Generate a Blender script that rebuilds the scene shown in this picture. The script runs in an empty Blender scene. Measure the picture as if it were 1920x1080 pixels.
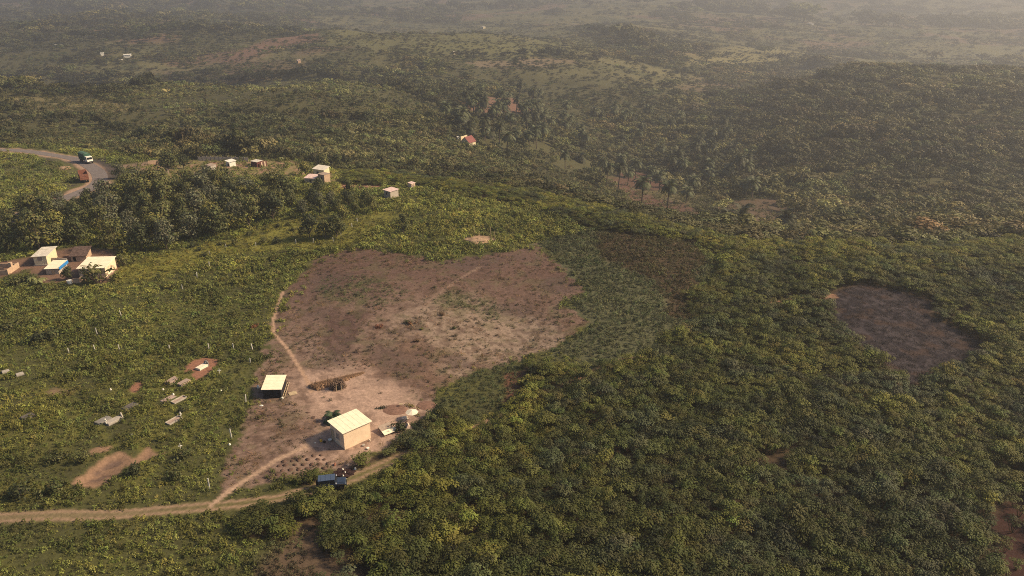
import bpy, math, random
import numpy as np
from mathutils import Vector

# ------------------------------------------------------------------ camera, sky, sun, exposure
SC = bpy.context.scene
COL = SC.collection
H = 70.0                                  # height of the drone above the plateau, metres
FPX = 1440.0                              # focal length in pixels of a 1920 wide picture
PITCH = math.radians(22.6)
SUN_EL, SUN_AZ = math.radians(37), math.radians(84)    # azimuth clockwise from the view direction
cam_d = bpy.data.cameras.new('camera')
cam_d.sensor_width = 36.0
cam_d.lens = 36.0 * FPX / 1920.0
cam_d.clip_start, cam_d.clip_end = 0.5, 20000
cam = bpy.data.objects.new('camera', cam_d)
COL.objects.link(cam)
cam.location = (0, 0, H)
cam.rotation_euler = (math.pi / 2 - PITCH, 0, 0)
SC.camera = cam

world = bpy.data.worlds.new('World')
SC.world = world
world.use_nodes = True
wn = world.node_tree
bg = wn.nodes['Background']
sky = wn.nodes.new('ShaderNodeTexSky')
sky.sky_type = 'NISHITA'
sky.sun_disc = False
sky.sun_elevation = SUN_EL
sky.sun_rotation = SUN_AZ
sky.dust_density = 2.5
sky.air_density = 0.8
sky.ozone_density = 0.3
wn.links.new(sky.outputs[0], bg.inputs[0])
bg.inputs[1].default_value = 0.076

sun_d = bpy.data.lights.new('sun', 'SUN')
sun_d.energy = 4.1
sun_d.angle = math.radians(7)
sun_d.color = (1.0, 0.79, 0.52)
sun = bpy.data.objects.new('sun', sun_d)
COL.objects.link(sun)
sdir = Vector((math.cos(SUN_EL) * math.sin(SUN_AZ), math.cos(SUN_EL) * math.cos(SUN_AZ), math.sin(SUN_EL)))
sun.rotation_euler = sdir.to_track_quat('Z', 'Y').to_euler()
sun.location = (60, 0, 200)

vs = SC.view_settings
vs.view_transform = 'Standard'
vs.look = 'None'
vs.exposure = 0.70
vs.gamma = 1.0
vs.use_curve_mapping = False
SC.cycles.use_denoising = False
SC.cycles.filter_width = 1.0
SC.cycles.max_bounces = 5
SC.cycles.diffuse_bounces = 2
SC.cycles.glossy_bounces = 2
SC.cycles.transmission_bounces = 3
SC.cycles.transparent_max_bounces = 6
SC.cycles.volume_bounces = 0

rnd = random.Random(7)
RS = np.random.RandomState(11)

# ------------------------------------------------------------------ noise
def _hash(ix, iy, seed):
    h = (ix.astype(np.int64) * 374761393 + iy.astype(np.int64) * 668265263 + seed * 974634777) & 0xFFFFFFFF
    h = ((h ^ (h >> 13)) * 1274126177) & 0xFFFFFFFF
    h = h ^ (h >> 16)
    return (h & 0xFFFF) / 65535.0

def vnoise(x, y, s, seed=0):
    x = np.asarray(x, float) / s; y = np.asarray(y, float) / s
    ix = np.floor(x); iy = np.floor(y)
    fx = x - ix; fy = y - iy
    fx = fx * fx * (3 - 2 * fx); fy = fy * fy * (3 - 2 * fy)
    a = _hash(ix, iy, seed); b = _hash(ix + 1, iy, seed)
    c = _hash(ix, iy + 1, seed); d = _hash(ix + 1, iy + 1, seed)
    return (a * (1 - fx) + b * fx) * (1 - fy) + (c * (1 - fx) + d * fx) * fy      # 0..1

def fbm(x, y, s, seed=0, octv=4):
    v = 0; a = 1.0; t = 0
    for i in range(octv):
        c, sn = math.cos(i * 1.1), math.sin(i * 1.1)
        v = v + a * vnoise(x * c - y * sn, x * sn + y * c, s / 2 ** i, seed + i * 17)
        t += a; a *= 0.5
    return v / t

# ------------------------------------------------------------------ terrain height
CT, ST = math.cos(PITCH), math.sin(PITCH)
def ray(px, py):
    u = (px - 960) / FPX; v = (540 - py) / FPX
    return np.array([u, CT + v * ST, -ST + v * CT])

K = 7.0 / 6.0
def _pt(px, py, Y):
    d = ray(px, py); t = Y * K / d[1]
    return d[0] * t, d[1] * t, H + d[2] * t
ctrl = []
for u in (-1.0, -0.66, -0.33, 0, 0.33, 0.66, 1.0):          # the flat plateau under the drone
    for Y in (12, 50, 90, 125):
        ctrl.append((u * Y * K, Y * K, 0.0))
for a in ((-60, 300, 255), (-60, 270, 285), (-60, 235, 330), (-60, 190, 400), (-60, 152, 470), (-60, 114, 820), (-60, 62, 1100), (-60, 25, 1700), (-60, 0, 2400),
          (300, 330, 232), (300, 290, 272), (300, 240, 340), (300, 195, 415), (300, 160, 490), (300, 116, 820), (300, 64, 1050), (300, 25, 1700), (300, 0, 2300),
          (640, 330, 232), (640, 300, 278), (640, 235, 352), (640, 160, 500), (640, 128, 680), (640, 80, 830), (640, 52, 960), (640, 24, 1800), (640, 0, 2400),
          (920, 350, 215), (920, 322, 290), (920, 280, 365), (920, 225, 460), (920, 165, 590), (920, 112, 740), (920, 60, 960), (920, 0, 2700), (920, 28, 1750),
          (1200, 405, 193), (1200, 395, 262), (1200, 372, 320), (1200, 340, 385), (1200, 300, 450), (1200, 250, 530), (1200, 150, 740), (1200, 92, 960), (1200, 50, 1450), (1200, 0, 2400),
          (1600, 455, 173), (1600, 432, 235), (1600, 400, 285), (1600, 350, 345), (1600, 250, 440), (1600, 180, 545), (1600, 141, 640), (1600, 112, 1150), (1600, 75, 1450), (1600, 40, 2000), (1600, 0, 2800),
          (1980, 445, 178), (1980, 420, 240), (1980, 350, 330), (1980, 250, 430), (1980, 180, 540), (1980, 141, 650), (1980, 108, 1180), (1980, 70, 1500), (1980, 35, 2000), (1980, 0, 2800)):
    ctrl.append(_pt(*a))
for (px_, Y_, z_) in ((1400, 830, -62), (1600, 830, -62), (1980, 830, -60), (-60, 590, -42), (300, 630, -48), (640, 1180, -62), (920, 1200, -62), (640, 590, -32)):
    ctrl.append((ray(px_, 100)[0] / ray(px_, 100)[1] * Y_ * K, Y_ * K, z_))
for u in (-0.7, -0.35, 0, 0.35, 0.7):
    ctrl.append((u * 4200, 4200, -40)); ctrl.append((u * 6000, 6000, 10))
ctrl = np.array(ctrl)
def _uv(x, y):
    r = np.maximum(np.hypot(x, y), 12.0)
    ph = np.clip(np.arctan2(x, np.maximum(y, 1e-3)), -0.80, 0.80)
    return ph * 2.2, np.log(r)
cu, cv = _uv(ctrl[:, 0], ctrl[:, 1])
def _phi(d2):
    return 0.5 * d2 * np.log(d2 + 1e-9)
n_ = len(ctrl)
A_ = np.zeros((n_ + 3, n_ + 3))
A_[:n_, :n_] = _phi((cu[:, None] - cu) ** 2 + (cv[:, None] - cv) ** 2) + np.eye(n_) * 6e-4
A_[:n_, n_] = 1; A_[:n_, n_ + 1] = cu; A_[:n_, n_ + 2] = cv
A_[n_:, :n_] = A_[:n_, n_:].T
sol = np.linalg.solve(A_, np.concatenate([ctrl[:, 2], np.zeros(3)]))

def height(x, y):
    x = np.atleast_1d(np.asarray(x, float)); y = np.atleast_1d(np.asarray(y, float))
    out = np.empty(len(x))
    for i in range(0, len(x), 40000):
        u, v = _uv(x[i:i + 40000], y[i:i + 40000])
        out[i:i + 40000] = _phi((u[:, None] - cu) ** 2 + (v[:, None] - cv) ** 2) @ sol[:n_] + sol[n_] + sol[n_ + 1] * u + sol[n_ + 2] * v
    r = np.hypot(x, y)
    near = np.clip((r - 60) / 40, 0, 1)
    far = np.clip((r - 230) / 250, 0, 1)
    out *= np.where(y > 0, np.clip((r - 15) / 30, 0, 1), 0)
    out += near * 0.6 * (fbm(x, y, 18, 3, 3) - 0.5)
    out += far * (13 * (fbm(x, y, 95, 5, 3) - 0.5))
    out += np.clip((r - 700) / 700, 0, 1) * 46 * (fbm(x, y, 520, 9, 4) - 0.5)
    return np.minimum(out, 58)

_ts = 30 * (9000 / 30.0) ** np.linspace(0, 1, 2600)
def W(px, py):
    """the point of the ground that a pixel of the photograph shows"""
    d = ray(px, py)
    x = d[0] * _ts; y = d[1] * _ts; z = H + d[2] * _ts
    below = np.nonzero(z < height(x, y))[0]
    i = below[0] if len(below) else len(_ts) - 1
    lo, hi = _ts[max(i - 1, 0)], _ts[i]
    for _ in range(14):
        m = 0.5 * (lo + hi)
        if H + d[2] * m < height(d[0] * m, d[1] * m)[0]: hi = m
        else: lo = m
    return Vector((d[0] * hi, d[1] * hi, H + d[2] * hi))
def hz(x, y): return float(height(x, y)[0])

def wpoly(pts):
    return np.array([[W(*p).x, W(*p).y] for p in pts])

def sdist(poly, x, y, closed=True):
    """signed distance to a polygon (inside positive), or minus the distance to a polyline"""
    x = np.asarray(x, float); y = np.asarray(y, float)
    d = np.full(x.shape, 1e9)
    ins = np.zeros(x.shape, bool)
    n = len(poly)
    for i in range(n if closed else n - 1):
        ax, ay = poly[i]; bx, by = poly[(i + 1) % n]
        ex, ey = bx - ax, by - ay
        t = np.clip(((x - ax) * ex + (y - ay) * ey) / (ex * ex + ey * ey + 1e-9), 0, 1)
        d = np.minimum(d, (x - ax - t * ex) ** 2 + (y - ay - t * ey) ** 2)
        if closed:
            c = (ay > y) != (by > y)
            with np.errstate(divide='ignore', invalid='ignore'):
                xi = ax + (y - ay) * ex / (ey if abs(ey) > 1e-9 else 1e-9)
            ins ^= c & (x < xi)
    d = np.sqrt(d)
    return np.where(ins, d, -d) if closed else -d

# ------------------------------------------------------------------ the zones of the place
P = {}
P['near'] = wpoly([(-330, 262), (0, 268), (200, 282), (300, 300), (370, 299), (560, 301), (640, 322), (760, 327), (900, 352), (1010, 363), (1100, 386), (1200, 407), (1320, 440), (1420, 453), (1560, 458), (1920, 447), (2300, 447), (2300, 1200), (-400, 1200)])
P['clearing'] = wpoly([(530, 545), (598, 482), (665, 458), (770, 478), (830, 490), (900, 480), (1010, 458), (1050, 500), (1100, 545), (1065, 575), (1105, 605), (1035, 655), (950, 685), (880, 700), (830, 735), (815, 770), (790, 790), (735, 835), (690, 862), (640, 882), (560, 897), (470, 908), (440, 925), (385, 950), (408, 912), (428, 850), (452, 800), (472, 740), (472, 680), (510, 640), (510, 610)])
P['yard'] = wpoly([(540, 690), (600, 690), (700, 690), (760, 720), (800, 770), (740, 830), (690, 850), (600, 868), (575, 850), (600, 790), (560, 760), (535, 735)])
P['darksoil'] = wpoly([(620, 575), (690, 580), (680, 620), (660, 655), (630, 665), (603, 645), (610, 600)])
P['tan'] = wpoly([(760, 590), (880, 560), (1000, 590), (1040, 650), (960, 685), (850, 690), (760, 640)])
P['greenpatch'] = wpoly([(600, 520), (700, 515), (760, 545), (720, 575), (640, 570), (590, 545)])
P['greenpatch2'] = wpoly([(805, 560), (850, 540), (960, 575), (930, 600), (840, 580)])
P['lowgreen'] = wpoly([(832, 735), (890, 700), (960, 680), (1035, 660), (1000, 715), (960, 760), (900, 800), (790, 800), (815, 770)])
P['cass_a'] = wpoly([(610, 1130), (560, 1010), (640, 940), (700, 905), (760, 872), (830, 840), (885, 815), (930, 790), (975, 750), (962, 705), (985, 685), (1030, 692), (1100, 692), (1160, 682), (1230, 652), (1300, 607), (1287, 560), (1345, 525), (1350, 485), (1300, 455), (1180, 441), (1100, 427), (1000, 390), (900, 374), (780, 348), (640, 346), (640, 322), (760, 327), (900, 352), (1010, 363), (1100, 386), (1200, 407), (1320, 440), (1420, 453), (1560, 458), (1920, 447), (2300, 447), (2300, 1200)])
P['cass_b'] = wpoly([(438, 985), (470, 958), (560, 942), (640, 935), (640, 965), (560, 1000), (520, 1012), (450, 1010)])
P['cass_c'] = wpoly([(520, 912), (590, 895), (640, 890), (700, 858), (740, 838), (790, 800), (830, 775), (890, 790), (880, 806), (830, 822), (770, 848), (700, 872), (650, 882), (640, 896), (590, 906)])
P['mid'] = wpoly([(1010, 457), (1110, 427), (1170, 442), (1290, 472), (1340, 502), (1280, 560), (1290, 600), (1200, 655), (1100, 690), (1030, 662), (1105, 605), (1065, 575), (1100, 545), (1050, 500)])
P['brown'] = wpoly([(1105, 434), (1180, 441), (1300, 453), (1335, 490), (1300, 520), (1300, 600), (1255, 590), (1235, 530), (1130, 485)])
P['gap'] = wpoly([(545, 985), (600, 965), (640, 990), (625, 1030), (690, 1075), (700, 1110), (480, 1110), (480, 1050)])
P['burnt'] = wpoly([(1548, 566), (1575, 543), (1620, 533), (1680, 546), (1748, 566), (1745, 592), (1800, 620), (1862, 652), (1800, 676), (1705, 722), (1680, 700), (1628, 656), (1575, 612)])
P['darkgap'] = wpoly([(1868, 950), (1920, 930), (2000, 1000), (2000, 1130), (1880, 1130), (1860, 1020)])
P['hole'] = wpoly([(1145, 808), (1168, 806), (1172, 818), (1150, 822)])
P['brownedge'] = wpoly([(950, 700), (985, 695), (990, 740), (945, 760)])
P['pit'] = wpoly([(135, 908), (160, 882), (197, 855), (235, 847), (250, 858), (277, 841), (310, 849), (270, 866), (230, 877), (215, 896), (175, 913), (160, 912)])
P['pit2'] = wpoly([(170, 847), (185, 838), (207, 837), (195, 848), (175, 852)])
P['redmound'] = wpoly([(349, 688), (365, 675), (385, 671), (408, 674), (410, 685), (390, 702), (368, 712), (360, 702), (368, 694), (350, 698)])
P['redmound2'] = wpoly([(243, 730), (252, 718), (270, 715), (268, 726), (255, 736), (245, 736)])
P['earth'] = wpoly([(80, 735), (105, 726), (135, 730), (130, 740), (90, 743)])
P['sandmound'] = wpoly([(870, 448), (893, 441), (920, 443), (930, 449), (905, 456), (885, 457)])
P['treebelt'] = wpoly([(45, 412), (90, 392), (150, 384), (230, 370), (320, 352), (400, 352), (520, 366), (560, 372), (640, 374), (690, 382), (700, 400), (640, 412), (540, 405), (430, 440), (340, 460), (250, 482), (110, 468), (-60, 480), (-60, 425)])
P['compound'] = wpoly([(-40, 500), (60, 480), (140, 462), (220, 470), (222, 505), (205, 530), (140, 528), (70, 530), (55, 505), (-40, 530)])
P['settle'] = wpoly([(250, 318), (300, 305), (372, 299), (560, 303), (640, 330), (720, 345), (690, 352), (560, 335), (420, 330), (320, 338), (270, 335)])
P['redsoil'] = wpoly([(635, 345), (690, 340), (720, 345), (715, 353), (640, 356)])
P['bank'] = wpoly([(-320, 300), (0, 286), (60, 290), (140, 312), (150, 345), (90, 365), (45, 385), (0, 400), (-320, 440)])
# beyond the ridge
P['f_red'] = wpoly([(865, 190), (900, 182), (960, 184), (1010, 196), (1005, 210), (930, 216), (880, 205)])
P['f_valley'] = wpoly([(1140, 335), (1180, 318), (1215, 330), (1250, 350), (1320, 402), (1310, 416), (1230, 395), (1180, 382)])
P['f_brown'] = wpoly([(1340, 380), (1420, 372), (1485, 382), (1480, 412), (1420, 420), (1345, 410)])
P['f_slope'] = wpoly([(405, 120), (500, 74), (600, 60), (608, 78), (520, 90), (450, 118)])
P['f_grass1'] = wpoly([(610, 62), (760, 50), (920, 46), (1060, 62), (1110, 92), (960, 98), (760, 95), (640, 88)])
P['f_grass2'] = wpoly([(1240, 128), (1330, 98), (1460, 90), (1500, 108), (1380, 122), (1290, 138)])
P['f_grass3'] = wpoly([(30, 185), (150, 175), (230, 195), (250, 208), (140, 218), (30, 202)])
P['f_mix'] = wpoly([(970, 140), (1060, 118), (1230, 130), (1180, 165), (1040, 185), (1000, 170)])
P['f_band'] = wpoly([(880, 118), (1000, 108), (1090, 115), (1010, 128), (900, 126)])
P['f_right'] = wpoly([(1560, 118), (1700, 92), (1960, 88), (1960, 108), (1720, 118)])
P['f_tan'] = wpoly([(1180, 352), (1290, 360), (1350, 372), (1330, 395), (1270, 380)])
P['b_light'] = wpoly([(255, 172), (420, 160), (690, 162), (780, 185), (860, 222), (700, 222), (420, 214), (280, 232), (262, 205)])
P['lawn'] = wpoly([(330, 470), (430, 448), (540, 412), (640, 414), (720, 392), (760, 400), (700, 430), (655, 460), (600, 470), (480, 472), (390, 486), (300, 520), (225, 532), (222, 505), (260, 484)])
P['f_cut'] = wpoly([(680, 120), (860, 70), (1090, 90), (1100, 108), (880, 100)])
FIELDS = {'f_red': (.16, .088, .06), 'f_valley': (.10, .052, .038), 'f_brown': (.105, .070, .046), 'f_slope': (.17, .10, .07), 'f_grass1': (.115, .110, .045), 'f_grass2': (.19, .165, .070), 'f_grass3': (.15, .125, .06), 'f_band': (.16, .12, .075), 'f_right': (.14, .13, .06), 'f_tan': (.10, .085, .042)}

TRACK = wpoly([(-200, 972), (0, 971), (110, 966), (200, 966), (300, 957), (380, 950), (440, 945), (520, 935), (590, 917), (650, 900), (700, 880), (770, 850), (830, 822), (885, 806)])
BRANCH = wpoly([(395, 948), (450, 906), (520, 862), (572, 838), (602, 812)])
FOOT = wpoly([(585, 735), (575, 712), (562, 690), (540, 655), (513, 624), (512, 600), (530, 548)])
FOOT2 = wpoly([(760, 605), (800, 570), (835, 540), (870, 518), (900, 500)])
FOOT3 = wpoly([(885, 806), (960, 772), (1060, 720), (1160, 680), (1200, 668)])
FOOT4 = wpoly([(1440, 572), (1500, 560), (1560, 555)])
ROADL = wpoly([(-330, 288), (-120, 279), (0, 281), (60, 285), (130, 296), (168, 311), (186, 327), (182, 345), (140, 365), (60, 395), (0, 420), (-80, 455)])
DIRTROAD = wpoly([(195, 318), (230, 314), (262, 308), (290, 305)])

def wob(x, y, s, seed): return (fbm(x, y, s, seed, 3) - 0.5) * 2
def near_mask(x, y): return sdist(P['near'], x, y) > 0

def mixc(c, col, m):
    m = np.clip(m, 0, 1)[:, None]
    return c * (1 - m) + np.asarray(col)[None, :] * m

def plots(x, y, size=85.0):
    """the patchwork of farm plots: the number of the nearest jittered plot centre, and how near its border a point is"""
    x = x + 12 * (fbm(x, y, 60, 301, 2) - .5); y = y + 12 * (fbm(x, y, 60, 302, 2) - .5)
    gx_, gy_ = np.floor(x / size), np.floor(y / size); d1 = np.full(len(x), 1e9); d2 = np.full(len(x), 1e9); idn = np.zeros((len(x), 2))
    for i in (-1, 0, 1):
        for j in (-1, 0, 1):
            cx, cy = gx_ + i, gy_ + j
            px = (cx + .1 + .8 * _hash(cx, cy, 311)) * size; py = (cy + .1 + .8 * _hash(cx, cy, 312)) * size
            d = np.hypot(x - px, y - py); nearer = d < d1
            d2 = np.where(nearer, d1, np.minimum(d2, d)); d1 = np.where(nearer, d, d1); idn = np.where(nearer[:, None], np.stack([cx, cy], 1), idn)
    return _hash(idn[:, 0], idn[:, 1], 313), _hash(idn[:, 0], idn[:, 1], 314), d2 - d1
def open_far(x, y):
    """how open (grassy) the country beyond the ridge is, 0..1: the left is wooded, the middle and right are grass hills"""
    r = np.hypot(x, y); az = np.arctan2(x, y)
    side = np.clip((az + .30) / .16, 0, 1)
    base = np.clip((r - 760) / 160, 0, 1)
    n = fbm(x, y, 210, 51, 4) * .7 + fbm(x, y, 60, 53, 3) * .3
    thr = .56 - .17 * side
    return base * np.clip((n - thr) * 11, 0, 1)
def ground_colour(x, y):
    n = len(x)
    r = np.hypot(x, y)
    big = fbm(x, y, 14, 21); sm = fbm(x, y, 2.2, 31, 3); fine = vnoise(x, y, 0.7, 41)
    c = np.tile(np.array([.066, .066, .025]), (n, 1))  # soil under the weeds darkened, painting in the shadow between plants
    c = mixc(c, (.105, .100, .028), np.clip((big - .46) * 5, 0, 1) * np.clip((sm - .42) * 6, 0, 1))
    c = mixc(c, (.045, .042, .02), np.clip((.42 - sm) * 5, 0, 1) * .6)
    nr = near_mask(x, y)
    far = ~nr & (y > 0)
    # beyond the ridge: wood floor, with open ground far off
    cf = np.tile(np.array([.066, .062, .028]), (n, 1))
    open_ = open_far(x, y)
    gcol = np.array([.125, .112, .050]) ; cf = mixc(cf, gcol, open_)
    cf = mixc(cf, (.075, .076, .034), open_ * np.clip((fbm(x, y, 45, 52, 4) - .47) * 7, 0, 1))
    cf = mixc(cf, (.15, .095, .065), np.clip((r - 700) / 300, 0, 1) * np.clip((fbm(x, y, 120, 77, 4) - .585) * 16, 0, 1) * .8)
    cf *= (0.75 + 0.5 * fbm(x, y, 9, 61, 3))[:, None]
    c = np.where(far[:, None], cf, c)
    idx = np.nonzero(far)[0]
    for k, col in FIELDS.items():
        big_f = k in ('f_grass1', 'f_grass2', 'f_right')
        s = sdist(P[k], x[idx], y[idx]) + wob(x[idx], y[idx], 70 if big_f else 14, 71) * (45 if big_f else 9)
        c[idx] = mixc(c[idx], np.array(col), np.clip(s / (40 if big_f else 4) + .5, 0, 1) * (.65 + .5 * fbm(x[idx], y[idx], 12, 8)))
    i2 = np.nonzero(nr)[0]
    X, Y = x[i2], y[i2]; b = big[i2]; s2 = sm[i2]; fi = fine[i2]
    cc = c[i2]
    def m(k, soft=.5, amp=1.2, scale=3.0, seed=1): return np.clip((sdist(P[k], X, Y) + wob(X, Y, scale, seed) * amp) / soft + .5, 0, 1)
    ca = np.maximum(np.maximum(m('cass_a'), m('cass_b')), m('cass_c'))
    cc = mixc(cc, (.060, .042, .026), ca)
    cc = mixc(cc, (.085, .085, .045), m('mid', 2, 5, 7))
    cc = mixc(cc, (.058, .040, .024), m('brown', 3, 4, 6))
    cc = mixc(cc, (.095, .066, .044), m('gap', 2, 2.5))
    cc = mixc(cc, (.165, .155, .036), m('lawn', 2, 2) * np.clip(.6 + (s2 - .4) * 2, 0, 1))
    # the clearing
    cl = np.minimum(m('clearing', .5, 3.2, 6), m('clearing', .5, 2.2, 1.6, 44))
    dirt = np.tile(np.array([.235, .158, .120]), (len(X), 1))
    dirt = mixc(dirt, (.165, .100, .070), np.clip((b - .5) * 5, 0, 1) * .8)
    dirt = mixc(dirt, (.285, .200, .152), np.clip((.45 - b) * 5, 0, 1) * .6)
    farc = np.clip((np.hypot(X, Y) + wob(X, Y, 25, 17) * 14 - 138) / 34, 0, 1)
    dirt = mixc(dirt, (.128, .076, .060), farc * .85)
    dirt = mixc(dirt, (.30, .222, .165), m('tan', 6, 7, 9) * .85)
    dirt = mixc(dirt, (.105, .062, .052), m('darksoil', 2.5, 2.6, 5) * np.clip(.55 + (s2 - .35) * 2, .3, 1))
    dirt = mixc(dirt, (.36, .245, .185), m('yard', 4, 4, 6) * .95)
    g = np.clip((s2 - .56) * 9, 0, 1) * .5
    g = np.maximum(g, m('greenpatch', 5, 6, 6) * np.clip((s2 - .40) * 6, 0, 1))
    g = np.maximum(g, m('greenpatch2', 4, 5, 6) * np.clip((s2 - .36) * 6, 0, 1))
    g = np.maximum(g, m('lowgreen', 4, 4, 5) * np.clip((s2 - .30) * 6, 0, 1))
    g *= 1 - .85 * m('yard', 3, 3) * (1 - m('lowgreen', 2, 2))
    dirt = mixc(dirt, (.105, .10, .045), g * .8)
    dk = np.clip((.36 - s2) * 12, 0, 1)
    dirt = mixc(dirt, (.10, .062, .045), dk * .55)
    dirt = mixc(dirt, (.105, .066, .052), np.clip((vnoise(X, Y, 1.1, 45) - .66) * 8, 0, 1) * .55 * (1 - m('yard', 4, 4) * .7))
    # ridges of old crop rows in the corner by the track
    rr = np.sin((X * .62 - Y * .78) * 4.6 + 2 * fbm(X, Y, 6, 5))
    row = np.clip(sdist(wpoly([(430, 880), (470, 740), (560, 765), (600, 800), (520, 860), (420, 930)]), X, Y) / 2, 0, 1)
    dirt = mixc(dirt, (.135, .085, .060), row * np.clip(rr * 2, 0, 1) * .6)
    dirt *= (.86 + .28 * fi)[:, None]
    dirt *= (.80 + .20 * m('yard', 8, 4))[:, None]
    dirt = mixc(dirt, (.085, .058, .050), np.clip((fbm(X, Y, 11, 47, 4) - .56) * 9, 0, 1) * .55 * (1 - m('yard', 6, 4)))
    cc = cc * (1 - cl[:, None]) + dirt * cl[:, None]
    # bare earth among the graves
    for k in ('pit', 'pit2'): cc = mixc(cc, (.235, .145, .092), m(k, .5, .8, 2))
    cc = mixc(cc, (.13, .085, .065), np.clip((sdist(P['pit'], X, Y) - 1.0) / .8, 0, 1) * np.clip((s2 - .42) * 8, 0, 1))
    for k in ('redmound', 'redmound2'): cc = mixc(cc, (.235, .115, .075), m(k, .4, .5, 1.5))
    cc = mixc(cc, (.24, .15, .10), m('earth', 1, 1) * .6)
    cc = mixc(cc, (.30, .20, .13), m('sandmound', 1, 1.2))
    cc = mixc(cc, (.165, .100, .070), m('compound', 2, 2))
    cc = mixc(cc, (.19, .155, .07), m('settle', 3, 3) * .9)
    cc = mixc(cc, (.25, .15, .10), m('settle', 3, 3) * np.clip((s2 - .5) * 10, 0, 1))
    cc = mixc(cc, (.24, .125, .085), m('redsoil', 2, 2))
    cc = mixc(cc, (.10, .095, .040), m('bank', 3, 2))
    cc = mixc(cc, (.05, .042, .035), m('bank', 3, 2) * np.clip((fbm(X, Y, 9, 88) - .55) * 10, 0, 1))
    cc = mixc(cc, (.045, .022, .018), m('darkgap', 1, 1.5))
    cc = mixc(cc, (.11, .055, .035), m('brownedge', 1, 1))
    # burnt plot
    bu = m('burnt', .6, .4, 3)
    ash = fbm(X, Y, 1.1, 91, 3)
    bc = np.tile(np.array([.022, .017, .020]), (len(X), 1))
    bc = mixc(bc, (.062, .050, .053), np.clip((ash - .50) * 7, 0, 1) * .7)
    bc = mixc(bc, (.055, .034, .026), np.clip((fbm(X, Y, 3, 93, 3) - .58) * 10, 0, 1) * .7)
    cc = cc * (1 - bu[:, None]) + bc * bu[:, None]
    # tracks and paths
    def line(L, w, col, seed=2, edge=.25, amp=.35):
        d = -sdist(L, X, Y, False) + wob(X, Y, 2.0, seed) * amp
        return mixc(cc, col, np.clip((w - d) / edge + .5, 0, 1))
    dtr = np.abs(-sdist(TRACK, X, Y, False) + wob(X, Y, 3, 12) * .25)
    cc = line(TRACK, 1.15, (.15, .12, .058), 2, .8, .6)
    cc = mixc(cc, (.10, .092, .036), np.clip((.36 - dtr) / .2, 0, 1) * .75)
    rut = np.clip(1 - np.abs(dtr - .72) / .36, 0, 1) * np.clip(.35 + 1.6 * fbm(X, Y, 5, 66, 3) - .25 * np.clip((X + 25) / 10, 0, 1), 0, 1)
    cc = mixc(cc, (.27, .18, .12), np.clip(rut * 1.6, 0, 1))
    lt = np.clip((np.array(W(420, 950))[0] - X) / 12, 0, 1) * np.clip((1.25 + wob(X, Y, 3, 15) * .5 - dtr) / .5, 0, 1)
    cc = mixc(cc, (.21, .15, .10), lt * .45)
    cc = line(BRANCH, .46, (.36, .245, .17), 3, .25, .3)
    cc = line(FOOT, .34, (.36, .235, .16), 4, .2, .15)
    cc = line(FOOT2, .34, (.20, .135, .10), 5, .5, .5)
    cc = line(FOOT3, .8, (.24, .15, .10), 6)
    cc = line(FOOT4, 1.2, (.24, .14, .09), 7)
    dr = -sdist(ROADL, X, Y, False)
    cc = mixc(cc, (.30, .20, .14), np.clip((4.6 + wob(X, Y, 6, 9) * 1.4 - dr) / 1.2, 0, 1))
    dd = -sdist(DIRTROAD, X, Y, False)
    cc = mixc(cc, (.22, .145, .105), np.clip((4.6 + wob(X, Y, 6, 19) * 1.6 - dd) / 2, 0, 1) * .8)
    blk = -sdist(wpoly([(183, 300), (205, 312), (215, 322), (205, 335)]), X, Y, False)
    cc = mixc(cc, (.055, .045, .042), np.clip((3.2 + wob(X, Y, 4, 29) - blk) / 1.5, 0, 1) * .85)
    c[i2] = cc
    return c

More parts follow.
